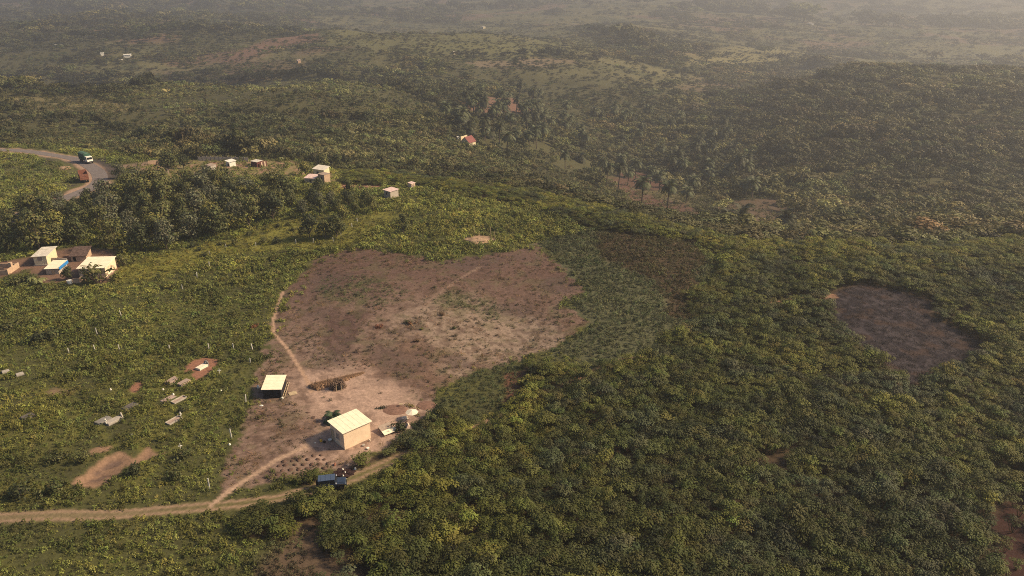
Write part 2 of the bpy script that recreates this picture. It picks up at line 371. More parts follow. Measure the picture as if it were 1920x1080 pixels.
# ------------------------------------------------------------------ materials
def lk(nt, a, b): nt.links.new(a, b)
def mat(name, col, rough=.8, spec=.2, noise=None, amount=.25, scale=1.0, metal=0.0, bump=0.0, trans=0.0, attr=None, inst=False):
    """a procedural material: base colour broken up by noise, optional tint attribute, bump and translucency"""
    m = bpy.data.materials.new(name); m.use_nodes = True
    nt = m.node_tree; p = nt.nodes['Principled BSDF']
    p.inputs['Roughness'].default_value = rough
    p.inputs['Specular IOR Level'].default_value = spec
    p.inputs['Metallic'].default_value = metal
    src = None
    if attr:
        a = nt.nodes.new('ShaderNodeAttribute'); a.attribute_name = attr
        a.attribute_type = 'INSTANCER' if inst else 'GEOMETRY'
        src = a.outputs['Color']
    else:
        r = nt.nodes.new('ShaderNodeRGB'); r.outputs[0].default_value = (*col, 1); src = r.outputs[0]
    if noise or amount:
        tc = nt.nodes.new('ShaderNodeTexCoord')
        nz = nt.nodes.new('ShaderNodeTexNoise'); nz.inputs['Scale'].default_value = scale; nz.inputs['Detail'].default_value = 5; nz.inputs['Roughness'].default_value = .65
        lk(nt, tc.outputs['Object'], nz.inputs['Vector'])
        mr = nt.nodes.new('ShaderNodeMapRange'); mr.inputs['From Min'].default_value = .3; mr.inputs['From Max'].default_value = .7
        mr.inputs['To Min'].default_value = 1 - amount; mr.inputs['To Max'].default_value = 1 + amount
        lk(nt, nz.outputs['Fac'], mr.inputs['Value'])
        mx = nt.nodes.new('ShaderNodeMix'); mx.data_type = 'RGBA'; mx.blend_type = 'MULTIPLY'; mx.inputs['Factor'].default_value = 1
        lk(nt, src, mx.inputs['A']); lk(nt, mr.outputs[0], mx.inputs['B'])
        src = mx.outputs['Result']
        if bump:
            bp = nt.nodes.new('ShaderNodeBump'); bp.inputs['Strength'].default_value = 1; bp.inputs['Distance'].default_value = bump
            lk(nt, nz.outputs['Fac'], bp.inputs['Height']); lk(nt, bp.outputs[0], p.inputs['Normal'])
    lk(nt, src, p.inputs['Base Color'])
    if trans:
        tl = nt.nodes.new('ShaderNodeBsdfTranslucent'); lk(nt, src, tl.inputs['Color'])
        ms = nt.nodes.new('ShaderNodeMixShader'); ms.inputs[0].default_value = trans
        lk(nt, p.outputs[0], ms.inputs[1]); lk(nt, tl.outputs[0], ms.inputs[2])
        lk(nt, ms.outputs[0], nt.nodes['Material Output'].inputs['Surface'])
    return m

M = {}
M['ground'] = mat('ground_soil_and_turf', (0, 0, 0), .95, .1, True, .26, 2.0, bump=.06, attr='base')
M['leaf_inst'] = mat('stuff_leaf', (0, 0, 0), .6, .14, True, .22, 1.3, trans=.22, attr='tint', inst=True)
M['leaf_obj'] = mat('tree_leaf', (0, 0, 0), .6, .14, True, .3, .8, trans=.22, attr='col')
M['bark'] = mat('bark', (.10, .075, .055), .9, .1, True, .4, 3)
M['roof_cream'] = mat('roof_pale_zinc', (.84, .74, .53), .55, .3, True, .10, 1.2)
M['roof_pale'] = mat('roof_weathered_zinc', (.62, .56, .46), .6, .3, True, .22, 1.1)
M['roof_pink'] = mat('roof_faded_pink', (.66, .48, .42), .6, .25, True, .25, 1.4)
M['roof_brown'] = mat('roof_rusty_brown', (.105, .07, .058), .9, .1, True, .5, 2)
M['roof_red'] = mat('roof_dark_red', (.20, .065, .055), .7, .2, True, .2, 2)
M['wall_ochre'] = mat('wall_ochre_plaster', (.72, .55, .38), .9, .1, True, .13, .8)
M['wall_grey'] = mat('wall_grey_block', (.42, .36, .29), .9, .1, True, .14, .9)
M['wall_brick'] = mat('wall_raw_brick', (.44, .31, .21), .92, .1, True, .2, 1.3)
M['wall_cream'] = mat('wall_cream', (.66, .56, .36), .9, .1, True, .12, 1)
M['dark'] = mat('dark_opening', (.02, .018, .018), .9, .05, False, 0)
M['shed_black'] = mat('black_boards', (.022, .020, .022), .85, .12, True, .5, 2.5)
M['wood'] = mat('pale_timber', (.42, .32, .20), .85, .1, True, .3, 3)
M['white'] = mat('white_paint', (.74, .70, .60), .7, .2, True, .12, 2)
M['concrete'] = mat('pale_concrete', (.36, .32, .27), .9, .1, True, .2, 2)
M['post_white'] = mat('post_limewash', (.52, .49, .42), .85, .15, True, .15, 3)
M['concrete_pink'] = mat('pinkish_concrete', (.33, .245, .20), .9, .1, True, .22, 2)
M['concrete_grey'] = mat('grey_concrete', (.20, .185, .165), .9, .1, True, .25, 2)
M['concrete_dark'] = mat('dark_stone', (.12, .105, .095), .9, .1, True, .3, 2)
M['soil_red'] = mat('red_soil', (.31, .14, .085), .95, .05, True, .3, 2, bump=.05)
M['soil_dark'] = mat('dark_soil', (.105, .066, .050), .95, .05, True, .35, 3, bump=.05)
M['soil_sand'] = mat('pale_sand', (.33, .225, .145), .95, .05, True, .2, 2, bump=.04)
M['thatch'] = mat('orange_dry_thatch', (.24, .145, .085), .9, .1, True, .6, 3)
M['stick'] = mat('grey_brown_sticks', (.17, .115, .082), .9, .1, True, .4, 4)
M['car'] = mat('dark_blue_paint', (.022, .034, .062), .38, .5, True, .1, 2)
M['car_roof'] = mat('blue_grey_roof_panel', (.050, .074, .125), .5, .5, True, .12, 2)
M['tyre'] = mat('black_rubber', (.022, .021, .021), .85, .15, True, .2, 5)
M['rim'] = mat('grey_rim', (.16, .15, .15), .4, .5, False, 0, metal=.6)
M['glass'] = mat('dark_glass', (.015, .018, .022), .08, .6, False, 0)
M['chrome'] = mat('bright_mirror', (.75, .75, .72), .25, .6, False, 0)
M['green_tarp'] = mat('green_tarpaulin', (.07, .13, .085), .7, .2, True, .25, 1)
M['green_dark'] = mat('green_side_sheet', (.035, .095, .06), .75, .2, True, .25, 1)
M['orange'] = mat('orange_truck_paint', (.25, .105, .065), .6, .3, True, .25, 1.5)
M['asphalt'] = mat('asphalt', (.16, .135, .125), .9, .15, True, .18, .6)
M['blue'] = mat('blue_sheet', (.03, .20, .50), .6, .3, True, .15, 2)
M['yellow'] = mat('yellow_plastic', (.75, .42, .04), .5, .4, False, 0)
M['maroon'] = mat('maroon_trash', (.040, .022, .021), .9, .1, True, .5, 4)
M['pale_tarp'] = mat('pale_tarpaulin', (.72, .63, .48), .8, .15, True, .1, 2)
M['pink_tarp'] = mat('pinkish_tarpaulin', (.60, .44, .33), .85, .1, True, .15, 2)
M['grey_sheet'] = mat('grey_fibre_sheet', (.33, .255, .20), .9, .1, True, .2, 2)
M['redboard'] = mat('dark_red_boards', (.13, .05, .042), .85, .1, True, .35, 2)

# ------------------------------------------------------------------ mesh helpers
class MB:
    """collects shapes; build() links them as ONE mesh object"""
    def __init__(s): s.v = []; s.f = []; s.c = []
    def add(s, vs, fs, col=None):
        o = len(s.v); s.v += [tuple(v) for v in vs]; s.f += [tuple(i + o for i in q) for q in fs]
        if col is not None: s.c += [col] * len(fs)
        return s
    def box(s, c, size, yaw=0, tilt=0, taper=1.0):
        hx, hy, hzz = size[0] / 2, size[1] / 2, size[2] / 2
        cy, sy = math.cos(yaw), math.sin(yaw); ct, st = math.cos(tilt), math.sin(tilt)
        vs = []
        for dz in (-1, 1):
            k = taper if dz > 0 else 1
            for dx, dy in ((-1, -1), (1, -1), (1, 1), (-1, 1)):
                x, y, z = dx * hx * k, dy * hy * k, dz * hzz
                x, z = x * ct + z * st, -x * st + z * ct
                vs.append((c[0] + x * cy - y * sy, c[1] + x * sy + y * cy, c[2] + z))
        return s.add(vs, [(3, 2, 1, 0), (4, 5, 6, 7), (0, 1, 5, 4), (1, 2, 6, 5), (2, 3, 7, 6), (3, 0, 4, 7)])
    def prism(s, pts, z0, z1, top=None):
        n = len(pts); top = top or pts
        zb = z0 if hasattr(z0, '__len__') else [z0] * n; zt = z1 if hasattr(z1, '__len__') else [z1] * n
        vs = [(p[0], p[1], zb[i]) for i, p in enumerate(pts)] + [(p[0], p[1], zt[i]) for i, p in enumerate(top)]
        fs = [tuple(range(n - 1, -1, -1)), tuple(range(n, 2 * n))] + [(i, (i + 1) % n, n + (i + 1) % n, n + i) for i in range(n)]
        return s.add(vs, fs)
    def tube(s, a, b, ra, rb, n=6, cap=True):
        a = Vector(a); b = Vector(b); d = (b - a).normalized()
        q = d.to_track_quat('Z', 'Y'); vs = []
        for p, r in ((a, ra), (b, rb)):
            for i in range(n):
                t = 2 * math.pi * i / n
                vs.append(p + q @ Vector((r * math.cos(t), r * math.sin(t), 0)))
        fs = [(i, (i + 1) % n, n + (i + 1) % n, n + i) for i in range(n)]
        if cap: fs += [tuple(range(n - 1, -1, -1)), tuple(range(n, 2 * n))]
        return s.add(vs, fs)
    def mesh(s, name, m, smooth=False):
        me = bpy.data.meshes.new(name); me.from_pydata(s.v, [], s.f); me.update()
        if m: me.materials.append(m)
        if s.c:
            a = me.attributes.new('col', 'FLOAT_COLOR', 'FACE')
            a.data.foreach_set('color', np.array([(*c, 1) for c in s.c], np.float32).ravel())
        if smooth: me.shade_smooth()
        return me
    def build(s, name, m, parent=None, loc=None, smooth=False, bevel=0):
        o = bpy.data.objects.new(name, s.mesh(name, m, smooth)); COL.objects.link(o)
        if parent: o.parent = parent
        if loc is not None: o.location = loc
        if bevel:
            b = o.modifiers.new('bevel', 'BEVEL'); b.width = bevel; b.segments = 2; b.limit_method = 'ANGLE'
        return o

def tag(o, label, cat, group=None, kind=None):
    if label: o['label'] = label
    if cat: o['category'] = cat
    if group: o['group'] = group
    if kind: o['kind'] = kind
    return o
def thing(name, loc, label, cat, group=None, yaw=0):
    o = bpy.data.objects.new(name, None); COL.objects.link(o)
    o.location = loc; o.rotation_euler = (0, 0, yaw); o.empty_display_size = .3
    return tag(o, label, cat, group)
def copy_tree(o, parent=None):
    c = o.copy(); COL.objects.link(c); c.parent = parent
    for ch in o.children: copy_tree(ch, c)
    return c

# ------------------------------------------------------------------ ground
ph = np.concatenate([np.linspace(-math.pi, -.78, 40, endpoint=False), np.arange(-.78, .7801, .0029), np.linspace(.79, math.pi, 40, endpoint=False)])
rr_ = [1.0, 8, 20, 34, 44, 52]
while rr_[-1] < 320: rr_.append(rr_[-1] + .5)
while rr_[-1] < 9000: rr_.append(rr_[-1] * 1.013 + .0)
rr_ = np.array(rr_)
PH, RR = np.meshgrid(ph, rr_)
gx = (RR * np.sin(PH)).ravel(); gy = (RR * np.cos(PH)).ravel()
gz = height(gx, gy)
PITS = [('pit', .5), ('burnt', .15)]
for k, dep in PITS: gz -= dep * np.clip(sdist(P[k], gx, gy) / 2, 0, 1)
nr_, nc_ = PH.shape
ii = np.arange(nr_ * nc_).reshape(nr_, nc_)
q = np.stack([ii[:-1, :], np.roll(ii, -1, 1)[:-1, :], np.roll(ii, -1, 1)[1:, :], ii[1:, :]], -1).reshape(-1, 4)
q = q[:, ::-1]
me = bpy.data.meshes.new('ground')
me.vertices.add(len(gx)); me.vertices.foreach_set('co', np.stack([gx, gy, gz], 1).astype(np.float32).ravel())
me.loops.add(q.size); me.loops.foreach_set('vertex_index', q.ravel().astype(np.int32))
me.polygons.add(len(q)); me.polygons.foreach_set('loop_start', np.arange(0, q.size, 4, dtype=np.int32))
me.update(calc_edges=True)
me.shade_smooth()
gc = ground_colour(gx, gy)
a = me.attributes.new('base', 'FLOAT_COLOR', 'POINT')
a.data.foreach_set('color', np.concatenate([gc, np.ones((len(gc), 1))], 1).astype(np.float32).ravel())
me.materials.append(M['ground'])
ground = bpy.data.objects.new('ground', me); COL.objects.link(ground)
tag(ground, None, None, kind='structure')
ZMIN, ZMAX = float(gz.min()), float(gz.max())

# asphalt road, a sheet a little above the ground
def ribbon(line, w, step=1.5, lift=.03):
    pts = [Vector((*p, 0)) for p in line]
    # smooth the line with Catmull-Rom
    out = []
    for i in range(len(pts) - 1):
        p0 = pts[max(i - 1, 0)]; p1 = pts[i]; p2 = pts[i + 1]; p3 = pts[min(i + 2, len(pts) - 1)]
        n = max(2, int((p2 - p1).length / step))
        for k in range(n):
            t = k / n
            out.append(.5 * ((2 * p1) + (p2 - p0) * t + (2 * p0 - 5 * p1 + 4 * p2 - p3) * t * t + (3 * p1 - p0 - 3 * p2 + p3) * t ** 3))
    out.append(pts[-1])
    mb = MB(); vs = []; NW = 6
    for i, p in enumerate(out):
        d = (out[min(i + 1, len(out) - 1)] - out[max(i - 1, 0)]).normalized(); nrm = Vector((-d.y, d.x, 0))
        for k in range(NW + 1):
            qv = p + nrm * w * (k / NW - .5); vs.append((qv.x, qv.y, 0))
    va = np.array(vs); va[:, 2] = height(va[:, 0], va[:, 1]) + lift
    fs = []
    for i in range(len(out) - 1):
        for k in range(NW):
            b = i * (NW + 1) + k; fs.append((b, b + 1, b + NW + 2, b + NW + 1))
    mb.add(va.tolist(), fs)
    return mb
o = ribbon(ROADL, 4.9, 1.2, .05).build('road', M['asphalt'], smooth=True); tag(o, None, None, kind='structure')

# ------------------------------------------------------------------ haze: one closed box round everything
hb = MB().box((0, 0, (ZMIN - 1 + H + 6) / 2), (18400, 18400, H + 6 - ZMIN + 1))
hm = bpy.data.materials.new('haze_air'); hm.use_nodes = True
nt = hm.node_tree; nt.nodes.clear()
out = nt.nodes.new('ShaderNodeOutputMaterial'); pv = nt.nodes.new('ShaderNodeVolumePrincipled')
pv.inputs['Color'].default_value = (.53, .545, .575, 1)
pv.inputs['Density'].default_value = .00043
pv.inputs['Anisotropy'].default_value = .38
lk(nt, pv.outputs[0], out.inputs['Volume'])
haze = hb.build('haze', hm); tag(haze, None, None, kind='stuff')

# ------------------------------------------------------------------ leaf clump sources (never linked: geometry nodes read them)
def src(name, mb, m):
    return bpy.data.objects.new(name, mb.mesh(name, m))
def leaf_quad(mb, c, d, up, l, w, fold=.35, col=None):
    """a leaf: two triangles each side of a folded midrib"""
    d = d.normalized(); s = d.cross(up).normalized(); n = s.cross(d)
    a = c; b = c + d * l; m1 = c + d * l * .5 + s * w * .5 + n * w * fold; m2 = c + d * l * .5 - s * w * .5 + n * w * fold
    mb.add([a, m1, b, m2], [(0, 1, 2), (0, 2, 3)], col)
def rv(r=rnd): return Vector((r.gauss(0, 1), r.gauss(0, 1), r.gauss(0, 1))).normalized()
UP = Vector((0, 0, 1))
def leaf_out(mb, p, nrm, r, l, w, col=None, droop=.25):
    """a leaf lying on a surface with outward normal nrm"""
    t = rv(r); t = (t - nrm * t.dot(nrm))
    leaf_quad(mb, p, t.normalized() - Vector((0, 0, droop)), (nrm + rv(r) * .35).normalized(), l, w, -.18, col)
def cassava(seed):
    r = random.Random(seed); mb = MB()
    for i in range(r.randint(7, 9)):
        a = i * 2.4 + r.random(); R = .78 * math.sqrt((i + .5) / 9); z = 2.0 - .55 * R * R - r.random() * .7
        tip = Vector((R * math.cos(a), R * math.sin(a), z))
        mb.tube((tip.x * .2, tip.y * .2, 0), tip, .03, .018, 3, False)
        rad = r.uniform(.30, .46)
        for k in range(r.randint(13, 16)):
            t = k * 2.4 + r.random() * .5; q_ = rad * math.sqrt((k + .6) / 15)
            d = Vector((math.cos(t), math.sin(t), .05 - .9 * q_ / rad + r.gauss(0, .15)))
            b = tip + Vector((math.cos(t) * q_ * .75, math.sin(t) * q_ * .75, .12 * (1 - (q_ / rad) ** 2)))
            leaf_quad(mb, b, d, UP, r.uniform(.20, .32), r.uniform(.13, .20), -.2)
    return mb
def weed(seed, h=.62, R=.60, n=44, l=.24, w=.15):
    """a low leafy plant: leaves over a few uneven humps"""
    r = random.Random(seed); mb = MB()
    humps = [(Vector((r.gauss(0, .4) * R, r.gauss(0, .4) * R, 0)), r.uniform(.45, .75) * R, h * r.uniform(.6, 1.1)) for _ in range(4)]
    for i in range(n):
        c, rad, hh = humps[i % 4]; d = rv(r); d.z = abs(d.z) + .1; d.normalize()
        p = c + Vector((d.x * rad, d.y * rad, d.z * hh)) * r.uniform(.8, 1.05)
        leaf_out(mb, p, d, r, l * r.uniform(.7, 1.3), w * r.uniform(.7, 1.3), None, .1)
    return mb
def grasst(seed, h=.4, n=26):
    r = random.Random(seed); mb = MB()
    for i in range(n):
        a = r.random() * 6.283; q_ = .5 * math.sqrt(r.random())
        b = Vector((q_ * math.cos(a), q_ * math.sin(a), 0)); lean = Vector((r.gauss(0, .35), r.gauss(0, .35), 1)).normalized()
        t = b + lean * h * r.uniform(.6, 1.2); s = Vector((math.cos(a * 3), math.sin(a * 3), 0)) * .045
        mb.add([b - s, b + s, t], [(0, 1, 2)])
    return mb
def crownclump(seed, R=2.2, hgt=3.6, n=150, l=.75):
    """a small tree crown seen far off: leaf sprays over several lobes, with gaps"""
    r = random.Random(seed); mb = MB()
    lobes = [Vector((r.gauss(0, .42) * R, r.gauss(0, .42) * R, hgt * r.uniform(.5, .82))) for _ in range(7)]
    mb.tube((0, 0, -.6), (0, 0, hgt * .6), .13, .07, 4, False)
    for i in range(n):
        c = lobes[i % 7]; d = rv(r); d.z = abs(d.z) * 1.1 - .25; d.normalize()
        p = c + Vector((d.x * R * .5, d.y * R * .5, d.z * hgt * .26)) * r.uniform(.8, 1.05)
        leaf_out(mb, p, d, r, l * r.uniform(.6, 1.2), l * r.uniform(.5, .85))
    return mb
def dryscrub(seed):
    r = random.Random(seed); mb = MB()
    for i in range(20):
        a = r.random() * 6.283; b = Vector((r.gauss(0, .3), r.gauss(0, .3), 0)); d = Vector((math.cos(a), math.sin(a), r.uniform(.3, 1.6))).normalized()
        s = Vector((-math.sin(a), math.cos(a), 0)) * .035; t = b + d * r.uniform(.3, .8)
        mb.add([b - s, b + s, t], [(0, 1, 2)])
    return mb
SRC = {'cassava': [src('cassava_source', cassava(i), M['leaf_inst']) for i in range(5)],
       'weed': [src('weed_source', weed(20 + i), M['leaf_inst']) for i in range(4)],
       'grass': [src('grass_source', grasst(40 + i), M['leaf_inst']) for i in range(3)],
       'crown': [src('crown_source', crownclump(60 + i), M['leaf_inst']) for i in range(5)],
       'low': [src('low_source', weed(80 + i, .28, .5, 20, .2, .12), M['leaf_inst']) for i in range(3)],
       'dry': [src('dry_source', dryscrub(90 + i), M['leaf_inst']) for i in range(3)]}

def stuff(name, kinds, x, y, scale, tint, sink=0.0, zscale=None):
    """one object: a point for every plant, geometry nodes set a plant on each"""
    n = len(x); z = height(x, y) - sink
    for k, dep in PITS: z -= dep * np.clip(sdist(P[k], x, y) / 2, 0, 1)
    me = bpy.data.meshes.new(name)
    me.vertices.add(n); me.vertices.foreach_set('co', np.stack([x, y, z], 1).astype(np.float32).ravel())
    def at(nm, typ, key, arr):
        a = me.attributes.new(nm, typ, 'POINT'); a.data.foreach_set(key, np.ascontiguousarray(arr).ravel())
    zs = scale if zscale is None else zscale
    at('size', 'FLOAT_VECTOR', 'vector', np.stack([scale, scale, zs], 1).astype(np.float32))
    at('turn', 'FLOAT_VECTOR', 'vector', np.stack([RS.normal(0, .08, n), RS.normal(0, .08, n), RS.rand(n) * 6.283], 1).astype(np.float32))
    at('pick', 'INT', 'value', RS.randint(0, len(kinds), n).astype(np.int32))
    at('tint', 'FLOAT_COLOR', 'color', np.concatenate([tint, np.ones((n, 1))], 1).astype(np.float32))
    me.update()
    o = bpy.data.objects.new(name, me); COL.objects.link(o); o['kind'] = 'stuff'
    ng = bpy.data.node_groups.new(name, 'GeometryNodeTree')
    ng.interface.new_socket('Geometry', in_out='INPUT', socket_type='NodeSocketGeometry')
    ng.interface.new_socket('Geometry', in_out='OUTPUT', socket_type='NodeSocketGeometry')
    N = ng.nodes; L = ng.links
    gi = N.new('NodeGroupInput'); go = N.new('NodeGroupOutput')
    j = N.new('GeometryNodeJoinGeometry')
    for s in reversed(kinds):
        oi = N.new('GeometryNodeObjectInfo'); oi.inputs['Object'].default_value = s; oi.inputs['As Instance'].default_value = False
        g2 = N.new('GeometryNodeGeometryToInstance'); L.new(oi.outputs['Geometry'], g2.inputs[0]); L.new(g2.outputs[0], j.inputs[0])
    ip = N.new('GeometryNodeInstanceOnPoints')
    mp = N.new('GeometryNodeMeshToPoints'); L.new(gi.outputs[0], mp.inputs[0]); L.new(mp.outputs[0], ip.inputs['Points'])
    L.new(j.outputs[0], ip.inputs['Instance']); ip.inputs['Pick Instance'].default_value = True
    def na(nm, dt):
        q_ = N.new('GeometryNodeInputNamedAttribute'); q_.data_type = dt; q_.inputs['Name'].default_value = nm; return q_.outputs['Attribute']
    L.new(na('pick', 'INT'), ip.inputs['Instance Index'])
    er = N.new('FunctionNodeEulerToRotation'); L.new(na('turn', 'FLOAT_VECTOR'), er.inputs[0]); L.new(er.outputs[0], ip.inputs['Rotation'])
    L.new(na('size', 'FLOAT_VECTOR'), ip.inputs['Scale'])
    L.new(ip.outputs[0], go.inputs[0])
    md = o.modifiers.new('plants', 'NODES'); md.node_group = ng
    return o

def jgrid(x0, x1, y0, y1, s, jit=.45):
    X, Y = np.meshgrid(np.arange(x0, x1, s), np.arange(y0, y1, s))
    X = X.ravel() + (RS.rand(X.size) - .5) * 2 * jit * s; Y = Y.ravel() + (RS.rand(Y.size) - .5) * 2 * jit * s
    r = np.hypot(X, Y)
    k = (np.abs(X) < .80 * Y + 26) & (r > 50)
    return X[k], Y[k]
def pick(t, lo, mid, hi):
    t = np.clip(t, 0, 1)[:, None]; lo, mid, hi = map(np.array, (lo, mid, hi))
    return np.where(t < .5, lo + (mid - lo) * t * 2, mid + (hi - mid) * (t * 2 - 1))
def tintv(c, amp=.25):
    n = len(c); return np.clip(c * (1 + RS.normal(0, amp, (n, 1))) * (1 + RS.normal(0, .06, (n, 3))), .008, .6)

# footprints that plants keep out of: filled by the builders below
KEEP = []          # (x, y, radius)
def keepout(x, y):
    k = np.ones(len(x), bool)
    for (a, b, r) in KEEP: k &= (x - a) ** 2 + (y - b) ** 2 > r * r
    return k

# ------------------------------------------------------------------ buildings
def house(name, label, cat, px, yaw, L, Wd, h, wallm, roofm, rise=(0.0, 0.0), over=.3, openings=(), roof='slab', base=None, group=None):
    """origin: the corner nearest the camera; x runs along the right-hand wall, y along the left-hand wall"""
    p = W(*px); z0 = p.z
    t = thing(name, (p.x, p.y, z0), label, cat, group, math.radians(yaw))
    c = Vector((L / 2 * math.cos(math.radians(yaw)) - Wd / 2 * math.sin(math.radians(yaw)), L / 2 * math.sin(math.radians(yaw)) + Wd / 2 * math.cos(math.radians(yaw)), 0)) + p
    KEEP.append((c.x, c.y, max(L, Wd) * .62 + .5))
    w = .16; b = -1.0
    def zt(x, y): return h + rise[0] * x / L + rise[1] * y / Wd
    mb = MB()
    def wall(x0, y0, x1, y1):
        pts = [(x0, y0), (x1, y0), (x1, y1), (x0, y1)]
        mb.prism(pts, b, [zt(*q_) - (.0) for q_ in pts])
    if roof == 'gable':
        wall(0, 0, L, w); wall(0, Wd - w, L, Wd)
        pts = [(0, w), (0, Wd - w)]
        for x in (0, L - w):
            mb.add([(x, w, b), (x, Wd - w, b), (x, Wd - w, h), (x, Wd / 2, h + rise[1]), (x, w, h), (x + w, w, b), (x + w, Wd - w, b), (x + w, Wd - w, h), (x + w, Wd / 2, h + rise[1]), (x + w, w, h)],
                   [(4, 3, 2, 1, 0), (5, 6, 7, 8, 9), (0, 1, 6, 5), (1, 2, 7, 6), (2, 3, 8, 7), (3, 4, 9, 8), (4, 0, 5, 9)])
    else:
        wall(0, 0, L, w); wall(0, Wd - w, L, Wd); wall(0, w, w, Wd - w); wall(L - w, w, L, Wd - w)
    mb.build('wall', wallm, t)
    if base: MB().box((L / 2, Wd / 2, .06), (L + .5, Wd + .5, .22)).build('plinth', base, t)
    # roof
    if roofm:
        rb = MB(); o_ = over
        if roof == 'gable':
            for s in (0, 1):
                y0 = -o_ if s == 0 else Wd + o_; sl = rise[1] / (Wd / 2); ze = h - sl * o_ + .05; zr = h + rise[1] + .05
                a_ = [(-o_, y0, ze), (L + o_, y0, ze), (L + o_, Wd / 2, zr), (-o_, Wd / 2, zr)]
                rb.add(a_ + [(x, y, z + .05) for x, y, z in a_], [(3, 2, 1, 0), (4, 5, 6, 7), (0, 1, 5, 4), (1, 2, 6, 5), (2, 3, 7, 6), (3, 0, 4, 7)])
        else:
            pts = [(-o_, -o_), (L + o_, -o_), (L + o_, Wd + o_), (-o_, Wd + o_)]
            zz = [zt(*q_) + .02 for q_ in pts]
            rb.prism(pts, zz, [z + .07 for z in zz])
            n = max(2, int((L + 2 * o_) / .85))
            for i in range(1, n):           # lapped sheet edges
                x = -o_ + (L + 2 * o_) * i / n
                pp = [(x - .03, -o_), (x + .03, -o_), (x + .03, Wd + o_), (x - .03, Wd + o_)]
                z_ = [zt(*q_) + .085 for q_ in pp]; rb.prism(pp, z_, [z + .02 for z in z_])
        rb.build('roof', roofm, t)
    for (face, pos, wd, za, zb, kind) in openings:
        fr = MB(); pn = MB(); d = .03
        def bx(m_, a0, a1, q0, q1, out):
            if face == 'x': m_.box(((a0 + a1) / 2, -out / 2 + .02, (q0 + q1) / 2), (a1 - a0, out + .04, q1 - q0))
            else: m_.box((-out / 2 + .02, (a0 + a1) / 2, (q0 + q1) / 2), (out + .04, a1 - a0, q1 - q0))
        a0, a1 = pos - wd / 2, pos + wd / 2
        bx(pn, a0, a1, za, zb, .02)
        bx(fr, a0 - .07, a0, za, zb, .06); bx(fr, a1, a1 + .07, za, zb, .06); bx(fr, a0 - .07, a1 + .07, zb, zb + .08, .06)
        if kind[0] == 'w': bx(fr, a0 - .1, a1 + .1, za - .08, za, .10)
        nm = 'window' if kind[0] == 'w' else 'door'
        wo = pn.build(nm, M[kind[1]], t); fr.build('frame', M[kind[2]], wo)
    return t
R_ = math.radians
house('small_house', 'small ochre house with flat cream metal roof beside the yard palm', 'house', (646.7, 843.5), 42, 4.8, 4.2, 3.15, M['wall_ochre'], M['roof_cream'], (.05, .1), .3,
      [('y', 3.55, .85, .05, 2.0, ('d', 'wood', 'concrete')), ('y', 1.9, .8, 1.2, 2.0, ('w', 'grey_sheet', 'concrete'))])
sh = house('black_shed', 'black board shed with square cream roof at the left edge of the clearing', 'shed', (528, 746), 94, 4.2, 3.1, 1.75, M['shed_black'], M['roof_cream'], (.35, .08), .22,
      [('y', 2.0, .9, .1, 1.45, ('d', 'dark', 'shed_black'))])
for k in range(9):                                  # front boards of the shed
    MB().box((-.03, .2 + k * .335, .82), (.035, .30, 1.6 + .03 * (k % 3))).build('board', M['shed_black'], sh)
A_h = house('compound_house', 'cream block house with pale overhanging roof in the roadside compound', 'house', (90, 497), 95, 5.4, 3.1, 2.5, M['wall_cream'], M['roof_pale'], (.4, -.1), .4,
      [('y', 1.6, 1.0, 1.3, 2.1, ('w', 'grey_sheet', 'concrete'))], base=M['concrete'])
Bh = house('low_shed', 'low shed with tan roof edged with a bright blue sheet', 'shed', (111, 514), 96, 4.8, 2.9, 1.5, M['wall_grey'], M['roof_cream'], (.25, 0), .3,
      [('y', 1.2, .8, .1, 1.2, ('d', 'wood', 'concrete'))])
MB().box((2.3, -.42, 1.50), (5.0, .10, .75)).build('blue_sheet', M['blue'], Bh)
house('long_house', 'largest compound house with wide tan sloping roof beside the round tree', 'house', (200, 521), 94, 6.2, 6.2, 2.6, M['wall_ochre'], M['roof_cream'], (.5, .0), .3,
      [('y', 4.6, .9, .05, 2.0, ('d', 'wood', 'concrete')), ('y', 2.2, .9, 1.0, 1.9, ('w', 'dark', 'concrete'))], base=M['concrete_pink'])
house('ruined_hut', 'old hut with dark rust brown patched roof under the tree belt', 'hut', (163, 489), 100, 4.0, 3.6, 1.5, M['wall_brick'], M['roof_brown'], (.9, 0), .35,
      [('y', 2.8, .7, .1, 1.3, ('d', 'dark', 'wood'))])
# roofless walls
def walls(name, label, px, yaw, segs, m, group=None):
    p = W(*px); t = thing(name, (p.x, p.y, p.z), label, 'wall', group, R_(yaw)); KEEP.append((p.x, p.y, 2.5))
    for (x0, y0, x1, y1, z) in segs:
        MB().prism([(x0, y0), (x1, y0), (x1, y1), (x0, y1)], -.8, z).build('wall_section', m, t)
    return t
walls('unfinished_house', 'roofless unfinished brick house with a tall corner pier at the edge of the compound', (16, 516), 92, [(0, 0, 5.0, .18, 1.5), (0, .18, .18, 5.4, 1.3), (4.82, .18, 5.0, 5.4, 1.2), (2.2, .2, 2.9, .9, 2.4), (2.4, 2.4, 2.58, 5, 1.0)], M['wall_brick'])
walls('yard_wall', 'low pale wall between the blue edged shed and the rusty hut', (127, 492), 172, [(0, 0, 4.6, .2, 1.1), (4.4, .2, 4.6, 2.4, 1.0)], M['wall_grey'])
walls('brick_nook', 'small brick washing wall between round tree and long house', (150, 531), 95, [(0, 0, 1.6, .16, 1.2), (0, .16, .16, 1.5, 1.2)], M['wall_brick'])
